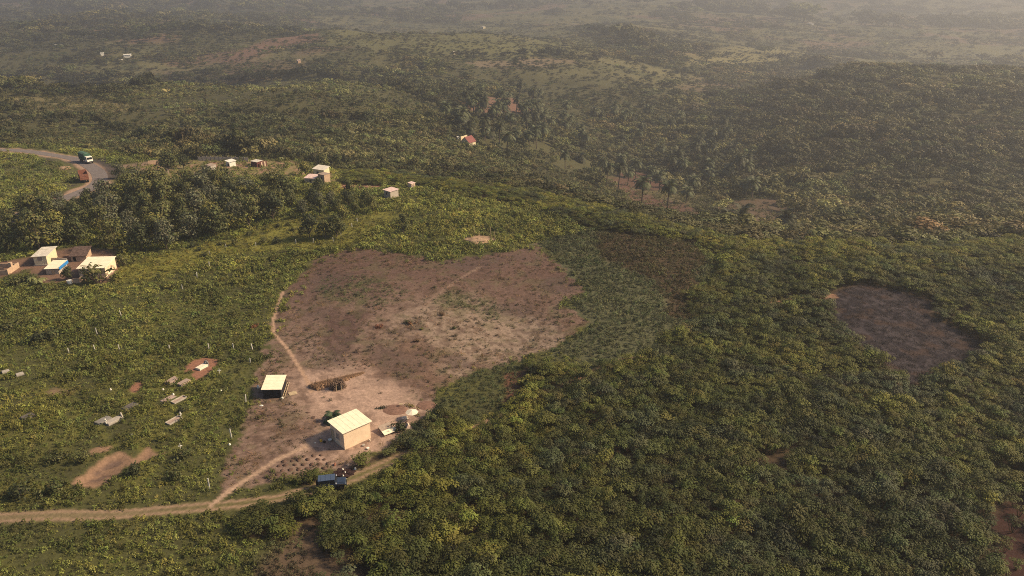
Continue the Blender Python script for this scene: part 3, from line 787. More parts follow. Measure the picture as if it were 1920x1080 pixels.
# upper settlement
house('settlement_hut', 'lone small hut with pinkish roof and one dark window above the clearing', 'hut', (732.5, 372.5), 50, 3.3, 3.1, 2.2, M['wall_grey'], M['roof_pink'], (.1, .1), .25,
      [('y', 1.75, .62, .95, 1.75, ('w', 'dark', 'concrete'))])
house('latrine_hut', 'tiny pink tin latrine standing in low scrub right of the lone hut', 'latrine', (772, 354), 50, 1.6, 1.7, 1.6, M['pink_tarp'], M['roof_pink'], (.1, .1), .12, [('x', .8, .6, .05, 1.3, ('d', 'grey_sheet', 'wood'))])
house('block_house', 'block house with a dark window and orange end wall behind thin trees', 'house', (609, 345.5), 55, 2.6, 3.1, 3.1, M['wall_brick'], M['grey_sheet'], (.1, .0), .1, [('y', 1.2, .65, 1.7, 2.5, ('w', 'dark', 'concrete'))])
house('annex_house', 'low annex with peeling pinkish white roof left of the block house', 'house', (591, 345), 80, 4.2, 3.7, 1.9, M['wall_grey'], M['roof_pink'], (.3, 0), .25, [('y', 1.6, .7, .7, 1.4, ('w', 'dark', 'concrete'))])
house('yellow_house', 'pale yellow house with light roof behind the block house', 'house', (608, 331), 70, 3.6, 4.4, 2.3, M['wall_cream'], M['roof_pale'], (.5, .2), .3, [('y', 2.6, .8, .8, 1.6, ('w', 'dark', 'concrete'))])
rs = house('board_shed', 'dark red board shed with flat grey roof by the boundary wall', 'shed', (482.5, 314), 58, 2.6, 3.4, 2.0, M['redboard'], M['roof_pale'], (.15, 0), .15)
for k in range(8): MB().box((-.025, .22 + k * .42, 1.0), (.03, .36, 1.96)).build('board', M['redboard'], rs)
for k in range(5): MB().box((1.0 + k * .75, -.55 - .12 * (k % 2), .8), (.5, .05, 1.9), 0, 0).build('leaning_sheet', M['pink_tarp' if k % 2 else 'redboard'], rs)
house('white_hut', 'small whitewashed hut with white roof in front of the boundary wall', 'hut', (431, 312.5), 50, 2.6, 2.6, 1.7, M['white'], M['white'], (.15, .2), .3, [('y', .9, .8, .05, 1.0, ('d', 'dark', 'concrete'))])
house('grey_hut', 'small grey sheet metal hut half hidden behind the tree belt', 'hut', (396, 321), 60, 2.4, 2.7, 1.9, M['concrete'], M['grey_sheet'], (.1, .1), .1, [('y', 1.2, .7, .05, 1.4, ('d', 'grey_sheet', 'concrete'))])
a_ = W(372, 301.5); b_ = W(466, 303)
t = thing('boundary_wall', tuple(a_), 'long grey boundary wall at the foot of the wooded slope', 'wall')
dv = (b_ - a_); n = 12
for k in range(n):
    p0 = a_ + dv * (k / n); p1 = a_ + dv * ((k + 1) / n); m_ = (p0 + p1) / 2 - a_; L_ = math.hypot(dv.x, dv.y) / n
    MB().box((m_.x, m_.y, hz(a_.x + m_.x, a_.y + m_.y) - a_.z + .6), (L_ - .02, .16, 1.9 + .25 * (k % 3 == 1)), math.atan2(dv.y, dv.x)).build('wall_panel', M['wall_grey'], t)
    MB().box((p0.x - a_.x, p0.y - a_.y - .02, hz(p0.x, p0.y) - a_.z + .75), (.22, .22, 2.4), math.atan2(dv.y, dv.x)).build('pier', M['concrete_grey'], t)
walls('broken_wall', 'broken ochre wall stubs beside the dirt road junction', (278, 308), 30, [(0, 0, 3.6, .2, 1.3)], M['wall_brick'])
walls('ruined_foundation', 'roofless pinkish foundation walls between road junction and big dark trees', (294, 328), 35, [(0, 0, 4.2, .2, .9), (0, .2, .2, 4.4, 1.0), (4.0, .2, 4.2, 4.4, 1.3)], M['concrete_pink'])
walls('garden_wall', 'low pinkish garden wall left of the grey hut', (340, 330), 20, [(0, 0, 5.5, .2, .9)], M['concrete_pink'])
# far houses
house('red_roof_house', 'yellow gabled house with steep dark red roof among the valley palms', 'house', (880, 276.5), 58, 6.0, 5.6, 2.6, M['wall_cream'], M['roof_red'], (0, 2.6), .35, [('y', 2.0, .8, .05, 2.0, ('d', 'dark', 'wood')), ('x', 2.5, .9, .9, 1.8, ('w', 'dark', 'wood')), ('y', 4.2, .8, 1.0, 1.8, ('w', 'dark', 'wood'))], 'gable')
house('white_outhouse', 'tiny white outhouse up the slope from the red roofed house', 'outhouse', (858, 263), 30, 1.8, 2.0, 1.8, M['white'], M['white'], (.1, .1), .1)
house('hilltop_hut', 'pale hut standing alone on top of the grassy far hill', 'hut', (906, 54), 40, 6.5, 6.5, 4.2, M['wall_cream'], M['roof_pale'], (.3, .3), .3, [('y', 3, 1.2, .1, 2.6, ('d', 'dark', 'wood'))])
house('orange_hut', 'tiny orange hut on the slope below the reddish bare field', 'hut', (559, 119), 40, 3.5, 3.5, 3.0, M['wall_brick'], M['roof_pink'], (.2, .2), .3, [('y', 1.7, .9, .1, 1.9, ('d', 'dark', 'wood'))])
house('far_white_house', 'long white house among dark trees in the far valley', 'house', (232, 109), 20, 8, 9, 3.4, M['white'], M['white'], (.3, .3), .4, [('y', 3, 1.2, .1, 2.4, ('d', 'dark', 'wood')), ('y', 6.4, 1.2, 1, 2.2, ('w', 'dark', 'wood'))])
house('far_low_house', 'lower white house just below the long white one in the far valley', 'house', (223, 117), 20, 4, 5, 2.6, M['white'], M['roof_pale'], (.2, .2), .3, [('y', 2.4, 1, .1, 2, ('d', 'dark', 'wood'))])
house('far_cube_house', 'small white house left of the pair in the far valley', 'house', (189, 105), 30, 4, 4, 3.2, M['white'], M['white'], (.2, .2), .2, [('y', 2, 1, .1, 2, ('d', 'dark', 'wood'))])
house('far_tan_house', 'low tan house on the dark hillside beyond the road', 'house', (102, 89), 20, 8, 9, 3.0, M['wall_cream'], M['roof_pale'], (.2, .2), .3, [('y', 4, 1.2, .1, 2.2, ('d', 'dark', 'wood'))])
house('far_pale_house', 'pale house on open ground deep in the hazy valley', 'house', (1520, 47), 20, 10, 14, 4.0, M['white'], M['white'], (.3, .3), .4, [('y', 6, 1.4, .1, 2.4, ('d', 'dark', 'wood'))])
house('grove_house', 'tiny pale house at a grove edge by the long hedge', 'house', (850, 102.5), 30, 3.5, 4.0, 2.6, M['wall_cream'], M['roof_pale'], (.2, .2), .3, [('y', 2, .9, .1, 2, ('d', 'dark', 'wood'))])

# ------------------------------------------------------------------ vehicles
def wheel(parent, x, y, r, w, axis='y'):
    a, b = ((x, y - w / 2, r), (x, y + w / 2, r)) if axis == 'y' else ((x - w / 2, y, r), (x + w / 2, y, r))
    mb = MB().tube(a, b, r, r, 18); o = mb.build('wheel', M['tyre'], parent, bevel=.03)
    e = .015
    a2, b2 = ((x, y - w / 2 - e, r), (x, y + w / 2 + e, r)) if axis == 'y' else ((x - w / 2 - e, y, r), (x + w / 2 + e, y, r))
    MB().tube(a2, b2, r * .58, r * .58, 14).build('rim', M['rim'], o)
    return o
def offroader(px, yaw):
    p = W(*px); KEEP.append((p.x, p.y, 1.2))
    for s in (-1.4, 1.4): KEEP.append((p.x + s * math.cos(R_(yaw)), p.y + s * math.sin(R_(yaw)), 1.15))
    t = thing('offroad_vehicle', tuple(p), 'dark blue boxy off-road vehicle parked on the track beside the bushes', 'car', None, R_(yaw))
    b = MB()                                         # lower body, one closed hull along x: rear -2.05, nose 1.95
    prof = [(-2.0, .55), (-2.02, 1.15), (.62, 1.15), (.75, 1.12), (1.86, 1.04), (1.95, .95), (1.95, .52)]
    vs = [(x, y, z) for y in (-.80, .80) for x, z in prof]; n = len(prof)
    b.add(vs, [tuple(range(n)), tuple(range(2 * n - 1, n - 1, -1))] + [(i, n + i, n + (i + 1) % n, (i + 1) % n) for i in range(n)])
    b.build('body', M['car'], t, bevel=.04)
    c = MB()                                         # cabin
    lo = [(-2.0, -.79), (.70, -.79), (.70, .79), (-2.0, .79)]; hi = [(-1.93, -.70), (.42, -.70), (.42, .70), (-1.93, .70)]
    c.prism(lo, 1.15, 1.80, hi); c.build('cabin', M['car'], t, bevel=.03)
    MB().box((-.755, 0, 1.835), (2.42, 1.46, .06)).build('roof_panel', M['car_roof'], t, bevel=.025)
    for k in range(3): MB().box((-1.5 + k * .7, 0, 1.875), (.05, 1.34, .025)).build('roof_rib', M['car_roof'], t)
    MB().box((1.25, 0, 1.11), (1.1, 1.05, .05), 0, .07).build('hood', M['car'], t, bevel=.02)
    MB().add([(.707, -.68, 1.2), (.707, .68, 1.2), (.455, .62, 1.76), (.455, -.62, 1.76)], [(0, 1, 2, 3)]).build('windscreen', M['glass'], t)
    for s in (-1, 1):
        for x0, x1 in ((-1.85, -1.1), (-1.0, -.3), (-.2, .38)):
            MB().add([(x0, s * .795, 1.22), (x1, s * .795, 1.22), (x1 - .03, s * .722, 1.72), (x0 + .03, s * .722, 1.72)], [(0, 1, 2, 3)]).build('side_window', M['glass'], t)
        for x in (1.28, -1.28):                      # square wheel arches
            MB().box((x, s * .86, .96), (1.02, .2, .07)).box((x - .5, s * .86, .80), (.07, .2, .32), 0, .3).box((x + .5, s * .86, .80), (.07, .2, .32), 0, -.3).build('fender', M['tyre'], t)
        MB().tube((1.955, s * .52, .82), (1.985, s * .52, .82), .12, .12, 12).build('headlight', M['chrome'], t)
        mi = MB().box((.60, s * .99, 1.32), (.10, .2, .16)).build('mirror', M['chrome'], t)
        MB().box((.62, s * .86, 1.27), (.05, .16, .04)).build('arm', M['car'], mi)
        d = MB().box((-.12, s * .808, .86), (.95, .02, .5)).build('door', M['car'], t); MB().box((-.45, s * .825, 1.02), (.16, .02, .035)).build('handle', M['tyre'], d)
    MB().box((2.0, 0, .58), (.16, 1.6, .18)).build('front_bumper', M['tyre'], t); MB().box((-2.08, 0, .58), (.16, 1.6, .18)).build('rear_bumper', M['tyre'], t)
    for k in range(7): MB().box((1.962, -.30 + k * .1, .86), (.02, .05, .26)).build('grille_bar', M['rim'], t)
    for x in (1.28, -1.28):
        for s in (-1, 1): wheel(t, x, s * .80, .40, .26)
    w = MB().tube((-2.05, .1, 1.05), (-2.28, .1, 1.05), .38, .38, 18).build('spare_wheel', M['tyre'], t, bevel=.03)
    MB().tube((-2.275, .1, 1.05), (-2.30, .1, 1.05), .2, .2, 14).build('rim', M['rim'], w)
offroader((624, 914), 11)

def truck(name, label, px, yaw, Lb, Wb, Hb, cabm, boxm, topm, opened=False):
    p = W(*px); p.z += .06
    t = thing(name, tuple(p), label, 'truck', None, R_(yaw))
    h0 = 1.15
    MB().box((0, 0, .85), (Lb + 2.6, .9, .28)).build('chassis', M['tyre'], t)
    if opened:
        for nm, c, s in (('bed_floor', (-1.2, 0, h0), (Lb, Wb, .12)), ('bed_side', (-1.2, Wb / 2, h0 + Hb / 2), (Lb, .1, Hb)), ('bed_side', (-1.2, -Wb / 2, h0 + Hb / 2), (Lb, .1, Hb)), ('tailgate', (-1.2 - Lb / 2, 0, h0 + Hb / 2), (.1, Wb - .12, Hb)), ('bed_front', (-1.2 + Lb / 2, 0, h0 + Hb / 2 + .2), (.1, Wb - .12, Hb + .4))):
            MB().box(c, s).build(nm, boxm, t)
        for k in range(5):
            for s in (-1, 1): MB().box((-1.2 - Lb / 2 + .3 + k * (Lb - .6) / 4, s * (Wb / 2 + .08), h0 + Hb / 2), (.12, .06, Hb)).build('bed_rib', boxm, t)
        for k in range(3): MB().box((-1.2 - Lb / 2 - .08, 0, h0 + .25 + k * .5), (.06, Wb, .1)).build('tailgate_rail', boxm, t)
        MB().box((-.6, 0, h0 + .5), (Lb * .5, Wb * .8, .8), 0, 0, .8).build('load', M['soil_dark'], t)
    else:
        MB().box((-1.2, 0, h0 + Hb / 2), (Lb, Wb, Hb)).build('cargo_box', boxm, t, bevel=.05)
        n = 6; m_ = MB()
        m_.prism([(-1.2 - Lb / 2 - .05, -Wb / 2 - .05), (-1.2 + Lb / 2 + .05, -Wb / 2 - .05), (-1.2 + Lb / 2 + .05, Wb / 2 + .05), (-1.2 - Lb / 2 - .05, Wb / 2 + .05)], h0 + Hb, h0 + Hb + .35, [(-1.2 - Lb / 2, -Wb / 4), (-1.2 + Lb / 2, -Wb / 4), (-1.2 + Lb / 2, Wb / 4), (-1.2 - Lb / 2, Wb / 4)])
        m_.build('tarpaulin', topm, t)
        for k in range(n):
            for s in (-1, 1): MB().box((-1.2 - Lb / 2 + .4 + k * (Lb - .8) / (n - 1), s * (Wb / 2 + .03), h0 + Hb / 2), (.1, .05, Hb)).build('side_post', M['green_dark'], t)
    xc = Lb / 2 - 1.2 + .15
    cb = MB().prism([(xc, -1.1), (xc + 1.9, -1.1), (xc + 1.9, 1.1), (xc, 1.1)], .7, 2.75, [(xc, -1.05), (xc + 1.6, -1.05), (xc + 1.6, 1.05), (xc, 1.05)])
    cb.build('cab', cabm, t, bevel=.08)
    MB().add([(xc + 1.77, -.95, 1.65), (xc + 1.77, .95, 1.65), (xc + 1.66, .9, 2.45), (xc + 1.66, -.9, 2.45)], [(0, 1, 2, 3)]).build('windscreen', M['glass'], t)
    for s in (-1, 1):
        MB().add([(xc + .4, s * 1.09, 1.7), (xc + 1.4, s * 1.09, 1.7), (xc + 1.3, s * 1.075, 2.45), (xc + .4, s * 1.075, 2.45)], [(0, 1, 2, 3)]).build('side_window', M['glass'], t)
        MB().box((xc + 1.92, s * .8, 1.0), (.05, .3, .2)).build('headlight', M['chrome'], t)
        wheel(t, xc + .95, s * 1.0, .52, .32); wheel(t, -1.2 - Lb / 2 + 1.1, s * 1.0, .52, .5); wheel(t, -1.2 - Lb / 2 + 2.3, s * 1.0, .52, .5)
    MB().box((xc + 1.97, 0, .75), (.14, 2.2, .3)).build('bumper', M['tyre'], t)
truck('cargo_truck', 'covered green cargo truck with white cab driving round the road bend', (163, 305), -40, 5.2, 2.4, 2.4, M['white'], M['green_dark'], M['green_tarp'])
truck('tipper_truck', 'orange open bed truck parked beside the road bend', (158, 339), 122, 5.6, 2.6, 2.0, M['orange'], M['orange'], None, True)

# ------------------------------------------------------------------ things in the yard
def blob(mb, c, sx, sy, sz, seed, n=10, m=5, rough=.2, flat=True):
    r = random.Random(seed); vs = []; fs = []
    for j in range(m + 1):
        e = (j / m) * math.pi / 2 if flat else -math.pi / 2 + (j / m) * math.pi
        for i in range(n):
            a = 2 * math.pi * i / n; k = 1 + r.uniform(-rough, rough)
            vs.append((c[0] + sx * k * math.cos(a) * math.cos(e), c[1] + sy * k * math.sin(a) * math.cos(e), c[2] + sz * math.sin(e) * (1 + r.uniform(-rough, rough) * .5)))
    for j in range(m):
        for i in range(n): fs.append((j * n + i, j * n + (i + 1) % n, (j + 1) * n + (i + 1) % n, (j + 1) * n + i))
    return mb.add(vs, fs)
def small(name, label, cat, px, make, m, yaw=0, keep=.4, group=None):
    p = W(*px); mb = MB(); make(mb); KEEP.append((p.x, p.y, keep))
    o = mb.build(name, m, None, tuple(p)); o.rotation_euler = (0, 0, R_(yaw)); return tag(o, label, cat, group)
def bucket(r, h, n=12):
    return lambda mb: mb.tube((0, 0, -.05), (0, 0, h), r * .82, r, n)
# dry thatch laid out in a long row
p0, p1 = W(589, 727), W(680, 699); t = thing('thatch_row', tuple((p0 + p1) / 2), 'long row of orange brown dried thatch lying behind the stick shelter', 'thatch heap')
kinds = []
for s in range(4):
    r = random.Random(300 + s); mb = MB(); blob(mb, (0, 0, -.08), .6, .95, .36, s, 10, 4, .45)
    for i in range(110):
        a = r.random() * 6.283; c = Vector((.42 * math.cos(a) * r.random(), .85 * math.sin(a) * r.random(), r.uniform(.12, .42)))
        d = Vector((r.gauss(0, .8), r.choice((-1, 1)) * r.random(), r.gauss(-.1, .3))).normalized(); sd = Vector((d.y, -d.x, 0)).normalized() * .03
        mb.add([c - sd, c + sd, c + d * r.uniform(.4, .8)], [(0, 1, 2)])
    kinds.append(mb.mesh('thatch_bundle', M['thatch']))
N_ = 17
for k in range(N_):
    f_ = k / (N_ - 1); c = p0 + (p1 - p0) * f_ - (p0 + p1) / 2
    o = bpy.data.objects.new('thatch_bundle', kinds[k % 4]); COL.objects.link(o); o.parent = t
    sc = 1.5 - .95 * f_; o.location = (c.x, c.y + rnd.gauss(0, .08), .02); o.scale = (.85, 1.0 * sc, 1.0 * sc); o.rotation_euler = (0, 0, math.atan2((p1 - p0).y, (p1 - p0).x) + rnd.gauss(0, .3))
    w_ = (p0 + p1) / 2 + c; KEEP.append((w_.x, w_.y, .8))
# stick shelter
p = W(636, 733); t = thing('stick_shelter', tuple(p), 'low dark stick shelter with black opening beside the orange thatch row', 'shelter', None, R_(20)); KEEP.append((p.x, p.y + 1, 2))
mb = MB(); r = random.Random(5)
for i in range(110):
    a = r.uniform(-.2, math.pi + .2) if i < 70 else r.random() * 6.283
    if -1.95 < a - math.pi * 2 < -1.2 or 4.35 < a < 5.05: continue
    R0 = r.uniform(1.25, 1.6); mb.tube((R0 * 1.1 * math.cos(a), 1.1 + R0 * .85 * math.sin(a), -.05), (r.gauss(0, .5), 1.1 + r.gauss(0, .25), r.uniform(1.2, 1.75)), .05, .03, 4, False)
mb.build('stick_wall', M['stick'], t)
mb = MB(); 
for i in range(60):
    a = r.random() * 6.283; c = Vector((r.gauss(0, .7), 1.1 + r.gauss(0, .5), 1.25 + r.random() * .3)); d = Vector((math.cos(a), math.sin(a), r.gauss(-.15, .15)))
    mb.tube(c - d * .7, c + d * .7, .04, .03, 4, False)
mb.build('brush_roof', M['stick'], t)
mb = MB(); blob(mb, (0, 1.15, 0), 1.15, .85, 1.15, 3, 12, 5, .06); mb.build('shade_fill', M['dark'], t)  # black dome added inside, its colour standing for the shaded interior
MB().tube((-.45, .0, -.1), (-.4, .25, 1.25), .05, .05, 5).build('door_post', M['wood'], t); MB().tube((.45, .0, -.1), (.4, .25, 1.25), .05, .05, 5).build('door_post', M['wood'], t)
# pale timber frame by the shed
a_, b_ = W(541, 719), W(531.5, 747); t = thing('timber_frame', tuple(b_), 'pale timber frame lying along the right side of the black shed', 'timber')
d = a_ - b_; sd = Vector((-d.y, d.x, 0)).normalized()
for s in (-.18, .18): MB().tube(sd * s + Vector((0, 0, .1)), d + sd * s + Vector((0, 0, .25)), .06, .05, 5).build('rail', M['wood'], t)
for k in range(7): MB().tube(d * (k / 6.5) - sd * .3 + Vector((0, 0, .2)), d * (k / 6.5) + sd * .3 + Vector((0, 0, .2)), .045, .045, 5).build('rung', M['wood'], t)
MB().box((1.2, 1.7, .04), (1.4, 1.2, .08), .5).build('plank', M['wood'], t)
small('white_bag', 'white sack standing at the left side of the black shed', 'sack', (484, 727), lambda mb: blob(mb, (0, 0, -.05), .26, .24, .62, 2, 10, 5, .12), M['white'])
small('white_jar', 'small white jar in front of the black shed', 'jar', (495.5, 746), bucket(.1, .4), M['white'])
small('white_tub', 'white tub at the foot of the timber frame', 'tub', (529.5, 748), bucket(.22, .3), M['white'])
small('white_sheet', 'crumpled white sheet in the weeds below the black shed', 'sheet', (490, 761), lambda mb: blob(mb, (0, 0, 0), .35, .25, .2, 12, 9, 3, .3), M['white'])
small('white_bucket', 'white bucket between the yard palm and the small house', 'bucket', (626, 791), bucket(.18, .42), M['white'])
small('yellow_can', 'yellow water can on the ground left of the small house', 'jerrycan', (602, 828), lambda mb: mb.box((0, 0, .17), (.42, .22, .36), .3).tube((.1, 0, .34), (.12, 0, .42), .04, .04, 6), M['yellow'])
small('black_pot', 'black cooking pot beside the yellow water can', 'pot', (608, 829.5), lambda mb: blob(mb, (0, 0, .1), .26, .26, .22, 2, 12, 4, .02).tube((0, 0, -.05), (0, 0, .12), .22, .26, 12), M['dark'])
small('white_basin', 'white basin by the left wall corner of the small house', 'basin', (619, 826), lambda mb: mb.tube((0, 0, -.03), (0, 0, .22), .2, .32, 14), M['white'], keep=.5)
small('pale_cup', 'small pale cup farther left than the yellow can', 'cup', (591, 832), bucket(.12, .25), M['pale_tarp'])
small('grey_bowl', 'grey bowl on the ground in front of the ochre end wall', 'bowl', (682, 836), lambda mb: mb.tube((0, 0, -.03), (0, 0, .22), .18, .27, 12), M['concrete'])
small('pale_can', 'pale can close to the far right corner of the ochre wall', 'can', (693.5, 827), bucket(.12, .26), M['pale_tarp'])
small('white_bowl', 'white bowl at the bush edge below the small house', 'bowl', (690, 842), lambda mb: mb.tube((0, 0, -.03), (0, 0, .25), .16, .25, 12), M['white'])
small('dark_mat', 'small dark mat lying on the bare yard left of the palm', 'mat', (587.5, 783), lambda mb: mb.box((0, 0, .03), (.5, .8, .06), .2), M['soil_dark'])
small('dark_rag', 'dark rag on bare ground above the small dark mat', 'rag', (577, 774), lambda mb: blob(mb, (0, 0, 0), .4, .22, .12, 9, 9, 3, .3), M['soil_dark'])
# sheets on the ground right of the house
p = W(727, 812); t = thing('sheet_lean_to', tuple(p), 'low lean-to with one grey and one bright white roofing sheet right of the small house', 'lean-to', None, R_(38)); KEEP.append((p.x, p.y, 1.6))
MB().prism([(-1.0, .2), (1.2, .2), (1.2, 1.5), (-1.0, 1.5)], [.55, .55, .9, .9], [.59, .59, .94, .94]).build('grey_sheet', M['grey_sheet'], t)
MB().prism([(-1.0, -.8), (1.5, -.8), (1.5, .18), (-1.0, .18)], [.35, .35, .58, .58], [.39, .39, .62, .62]).build('white_sheet', M['roof_cream'], t)
for x, y, z in ((-.9, 1.4, .88), (1.1, 1.4, .88), (-.9, -.7, .36), (1.4, -.7, .36), (-.9, .19, .55), (1.2, .19, .55)): MB().tube((x, y, -.3), (x, y, z), .05, .05, 5).build('post', M['wood'], t)
small('white_drum', 'white plastic drum by the round bush at the lean-to', 'drum', (742, 809), bucket(.24, .6), M['white'])
small('blue_bottle', 'blue bottle tucked under the round bush by the lean-to', 'bottle', (745, 806), bucket(.1, .45), M['blue'])
p = W(773, 786); t = thing('umbrella', tuple(p), 'pale eight sided umbrella standing open at the yard edge', 'umbrella'); KEEP.append((p.x, p.y, 1.0))
vs = [(0, 0, 1.75)] + [(1.08 * math.cos(i * math.pi / 4 + .2), 1.08 * math.sin(i * math.pi / 4 + .2), 1.38) for i in range(8)]
for i in range(8):
    MB().add([vs[0], vs[1 + i], vs[1 + (i + 1) % 8]], [(0, 1, 2)]).build('canopy_panel', M['pale_tarp'], t); MB().tube((0, 0, 1.7), Vector(vs[1 + i]) + Vector((0, 0, -.02)), .015, .012, 4).build('rib', M['wood'], t)
MB().tube((0, 0, -.2), (0, 0, 1.78), .03, .03, 6).build('pole', M['wood'], t)
small('white_cloth', 'small crumpled white cloth left of the open umbrella', 'cloth', (759, 784), lambda mb: blob(mb, (0, 0, 0), .5, .4, .3, 22, 10, 4, .35), M['pale_tarp'], keep=.6)
p = W(766, 808); t = thing('small_tent', tuple(p), 'small pinkish tent of sheeting between round bush and hedge', 'tent', None, R_(15)); KEEP.append((p.x, p.y, .9))
MB().add([(-.75, -.5, .02), (.75, -.5, .02), (0, .1, 1.15), (0, 1.1, 1.1), (-.75, 1.2, .02), (.75, 1.2, .02)], [(0, 2, 3, 4), (2, 1, 5, 3), (1, 0, 2)][:2]).build('sheet', M['pink_tarp'], t)
MB().add([(-.75, -.5, .0), (.75, -.5, .0), (0, .1, 1.13)], [(0, 1, 2)]).build('front_flap', M['pink_tarp'], t)
MB().box((.62, -.62, .12), (.7, .32, .1), .3).build('white_board', M['pale_tarp'], t)
# trash heap by the track
p = W(644, 887); mb = MB(); blob(mb, (0, 0, -.1), 1.7, 1.15, .4, 44, 18, 6, .45)
t = thing('trash_heap', tuple(p), 'dark maroon heap of burnt trash beside the off-road vehicle', 'trash heap'); mb.build('ash_mound', M['maroon'], t); KEEP.append((p.x, p.y, 1.8))
for nm, lab, px in (('white_bag', 'white bag on top of the trash heap', (643, 882)), ('white_bag', 'pair of knotted white bags at the foot of the trash heap', (647, 888)), ('white_bag', 'small white bag on the track below the trash heap', (643.5, 894)), ('white_bag', 'pale pinkish bag in the scrub above the trash heap', (653, 873)), ('white_bag', 'whitish wrapper in the weeds beyond the heap', (666, 880))):
    small(nm, lab, 'bag', px, lambda mb: (blob(mb, (0, 0, .0), .2, .17, .38, len(lab), 9, 4, .25)), M['white'] if 'pink' not in lab else M['pink_tarp'], keep=.5, group='white bags round the trash heap')
small('orange_rag', 'orange rag caught in the hedge left of the trash heap', 'rag', (628, 872), lambda mb: blob(mb, (0, 0, 0), .22, .35, .4, 8, 9, 3, .3), M['orange'])

# ------------------------------------------------------------------ graves, crosses, posts
def slab(label, px, yaw, L, Wd, h, m, cross=None, head=None, kerb=None, name='grave_slab'):
    p = W(*px); t = thing(name, tuple(p), label, 'grave', 'graves in the weedy field', R_(yaw)); KEEP.append((p.x, p.y, 1.05))
    for s in (-.6, .6): KEEP.append((p.x + s * math.cos(R_(yaw)), p.y + s * math.sin(R_(yaw)), .85))
    if kerb:
        MB().box((0, 0, .04), (L - .2, Wd - .2, .12)).build('soil_bed', M['concrete_pink'], t)
        for c, s in (((0, Wd / 2, .12), (L, .1, .3)), ((0, -Wd / 2, .12), (L, .1, .3)), ((L / 2, 0, .12), (.1, Wd - .1, .3)), ((-L / 2, 0, .12), (.1, Wd - .1, .3))): MB().box(c, s).build('kerb', m, t)
    else:
        MB().box((0, 0, h / 2 - .1), (L, Wd, h + .2)).build('slab', m, t, bevel=.03)
        MB().box((0, 0, .0), (L + .18, Wd + .18, .12)).build('footing', M['concrete_grey'], t)
    if cross is not None:
        MB().box((cross, 0, h + .42), (.1, .12, 1.0)).box((cross, 0, h + .58), (.095, .62, .13)).build('cross', M['white'], t)
    if head == 'tri':
        MB().add([(L / 2 + .1, -.6, -.1), (L / 2 + .1, .6, -.1), (L / 2 + .1, .0, 1.05), (L / 2 + .28, -.6, -.1), (L / 2 + .28, .6, -.1), (L / 2 + .28, 0, 1.05)], [(0, 2, 1), (3, 4, 5), (0, 1, 4, 3), (1, 2, 5, 4), (2, 0, 3, 5)]).build('headstone', m, t)
    if head == 'arch':
        pts = [(-.55, -.1), (.55, -.1), (.55, .6)] + [(.55 * math.cos(a), .6 + .45 * math.sin(a)) for a in np.linspace(.3, math.pi - .3, 7)] + [(-.55, .6)]
        n = len(pts); vs = [(L / 2 + .08, y, z) for y, z in pts] + [(L / 2 + .26, y, z) for y, z in pts]
        hs = MB().add(vs, [tuple(range(n)), tuple(range(2 * n - 1, n - 1, -1))] + [(i, n + i, n + (i + 1) % n, (i + 1) % n) for i in range(n)]).build('headstone', M['concrete_grey'], t)
        MB().box((L / 2 + .05, 0, .6), (.06, .1, .55)).box((L / 2 + .047, 0, .68), (.06, .36, .1)).build('cross', M['white'], hs)
    return t
slab('cream topped grave with arched grey headstone on the red earth mound', (378.5, 690), 64, 2.0, 1.2, .45, M['pale_tarp'], head='arch')
slab('pinkish raised grave slab, left one of the pair below the red mound', (323, 716), 68, 2.3, 1.25, .5, M['concrete_pink'])
slab('weathered pink slab right of its twin below the red mound', (345, 719), 62, 2.2, 1.2, .4, M['concrete_pink'])
slab('flat dusty pink grave with a small white marker at its head', (315.5, 748), 60, 2.4, 1.1, .12, M['concrete_pink'])
slab('kerbed grave with pale frame and bare soil inside, no cross', (335.5, 750.5), 58, 2.5, 1.0, .1, M['concrete'], kerb=True)
slab('kerbed grave with a white cross at its head', (326.5, 789), 60, 2.6, 1.1, .1, M['concrete'], cross=1.35, kerb=True)
slab('dark stone grave slab sunk in the weeds', (243.5, 762), 62, 2.4, 1.1, .2, M['concrete_dark'])
slab('plain grey grave slab left of the one with triangular headstone', (194, 790), 60, 2.4, 1.4, .35, M['concrete_grey'])
slab('light grey grave slab with triangular headstone and white cross at its foot', (213.5, 790.5), 58, 2.5, 1.2, .4, M['concrete'], cross=-1.3, head='tri')
slab('dark mossy slab alone at the left edge of the graves', (52, 782), 60, 1.8, 1.3, .3, M['concrete_dark'])
slab('pale slab almost hidden in weeds at the far left', (37.5, 703), 40, 1.2, .9, .35, M['concrete'])
slab('pale broken slab at the very edge of the weedy field', (11, 698), 40, 1.2, .9, .35, M['concrete'])
for lab, px in (('white cross standing alone right of the red mound', (412, 700)), ('white cross standing alone among bushes above the big earth pit', (339, 842))):
    p = W(*px); tag(MB().box((0, 0, .35), (.1, .1, 1.3), .4).box((0, 0, .6), (.62, .095, .12), .4).build('grave_cross', M['white'], None, tuple(p)), lab, 'cross', 'white crosses standing alone'); KEEP.append((p.x, p.y, .8))
for lab, px in (('small white marker at the head of the flat pink grave', (325, 740)), ('round white stone right of the kerbed graves', (414.7, 733.5)), ('white stone left of the flat pink grave', (306, 731)), ('white stone alone in grass left of the small red mound', (207.4, 731)), ('white stone by the lowest shed-side fence post', (430.5, 834)), ('white stone in grass below the white cross in the bushes', (247, 815))):
    small('marker_stone', lab, 'stone', px, lambda mb: blob(mb, (0, 0, -.05), .2, .17, .36, len(lab), 9, 4, .2), M['white'], keep=.6, group='white stones in the weedy field')
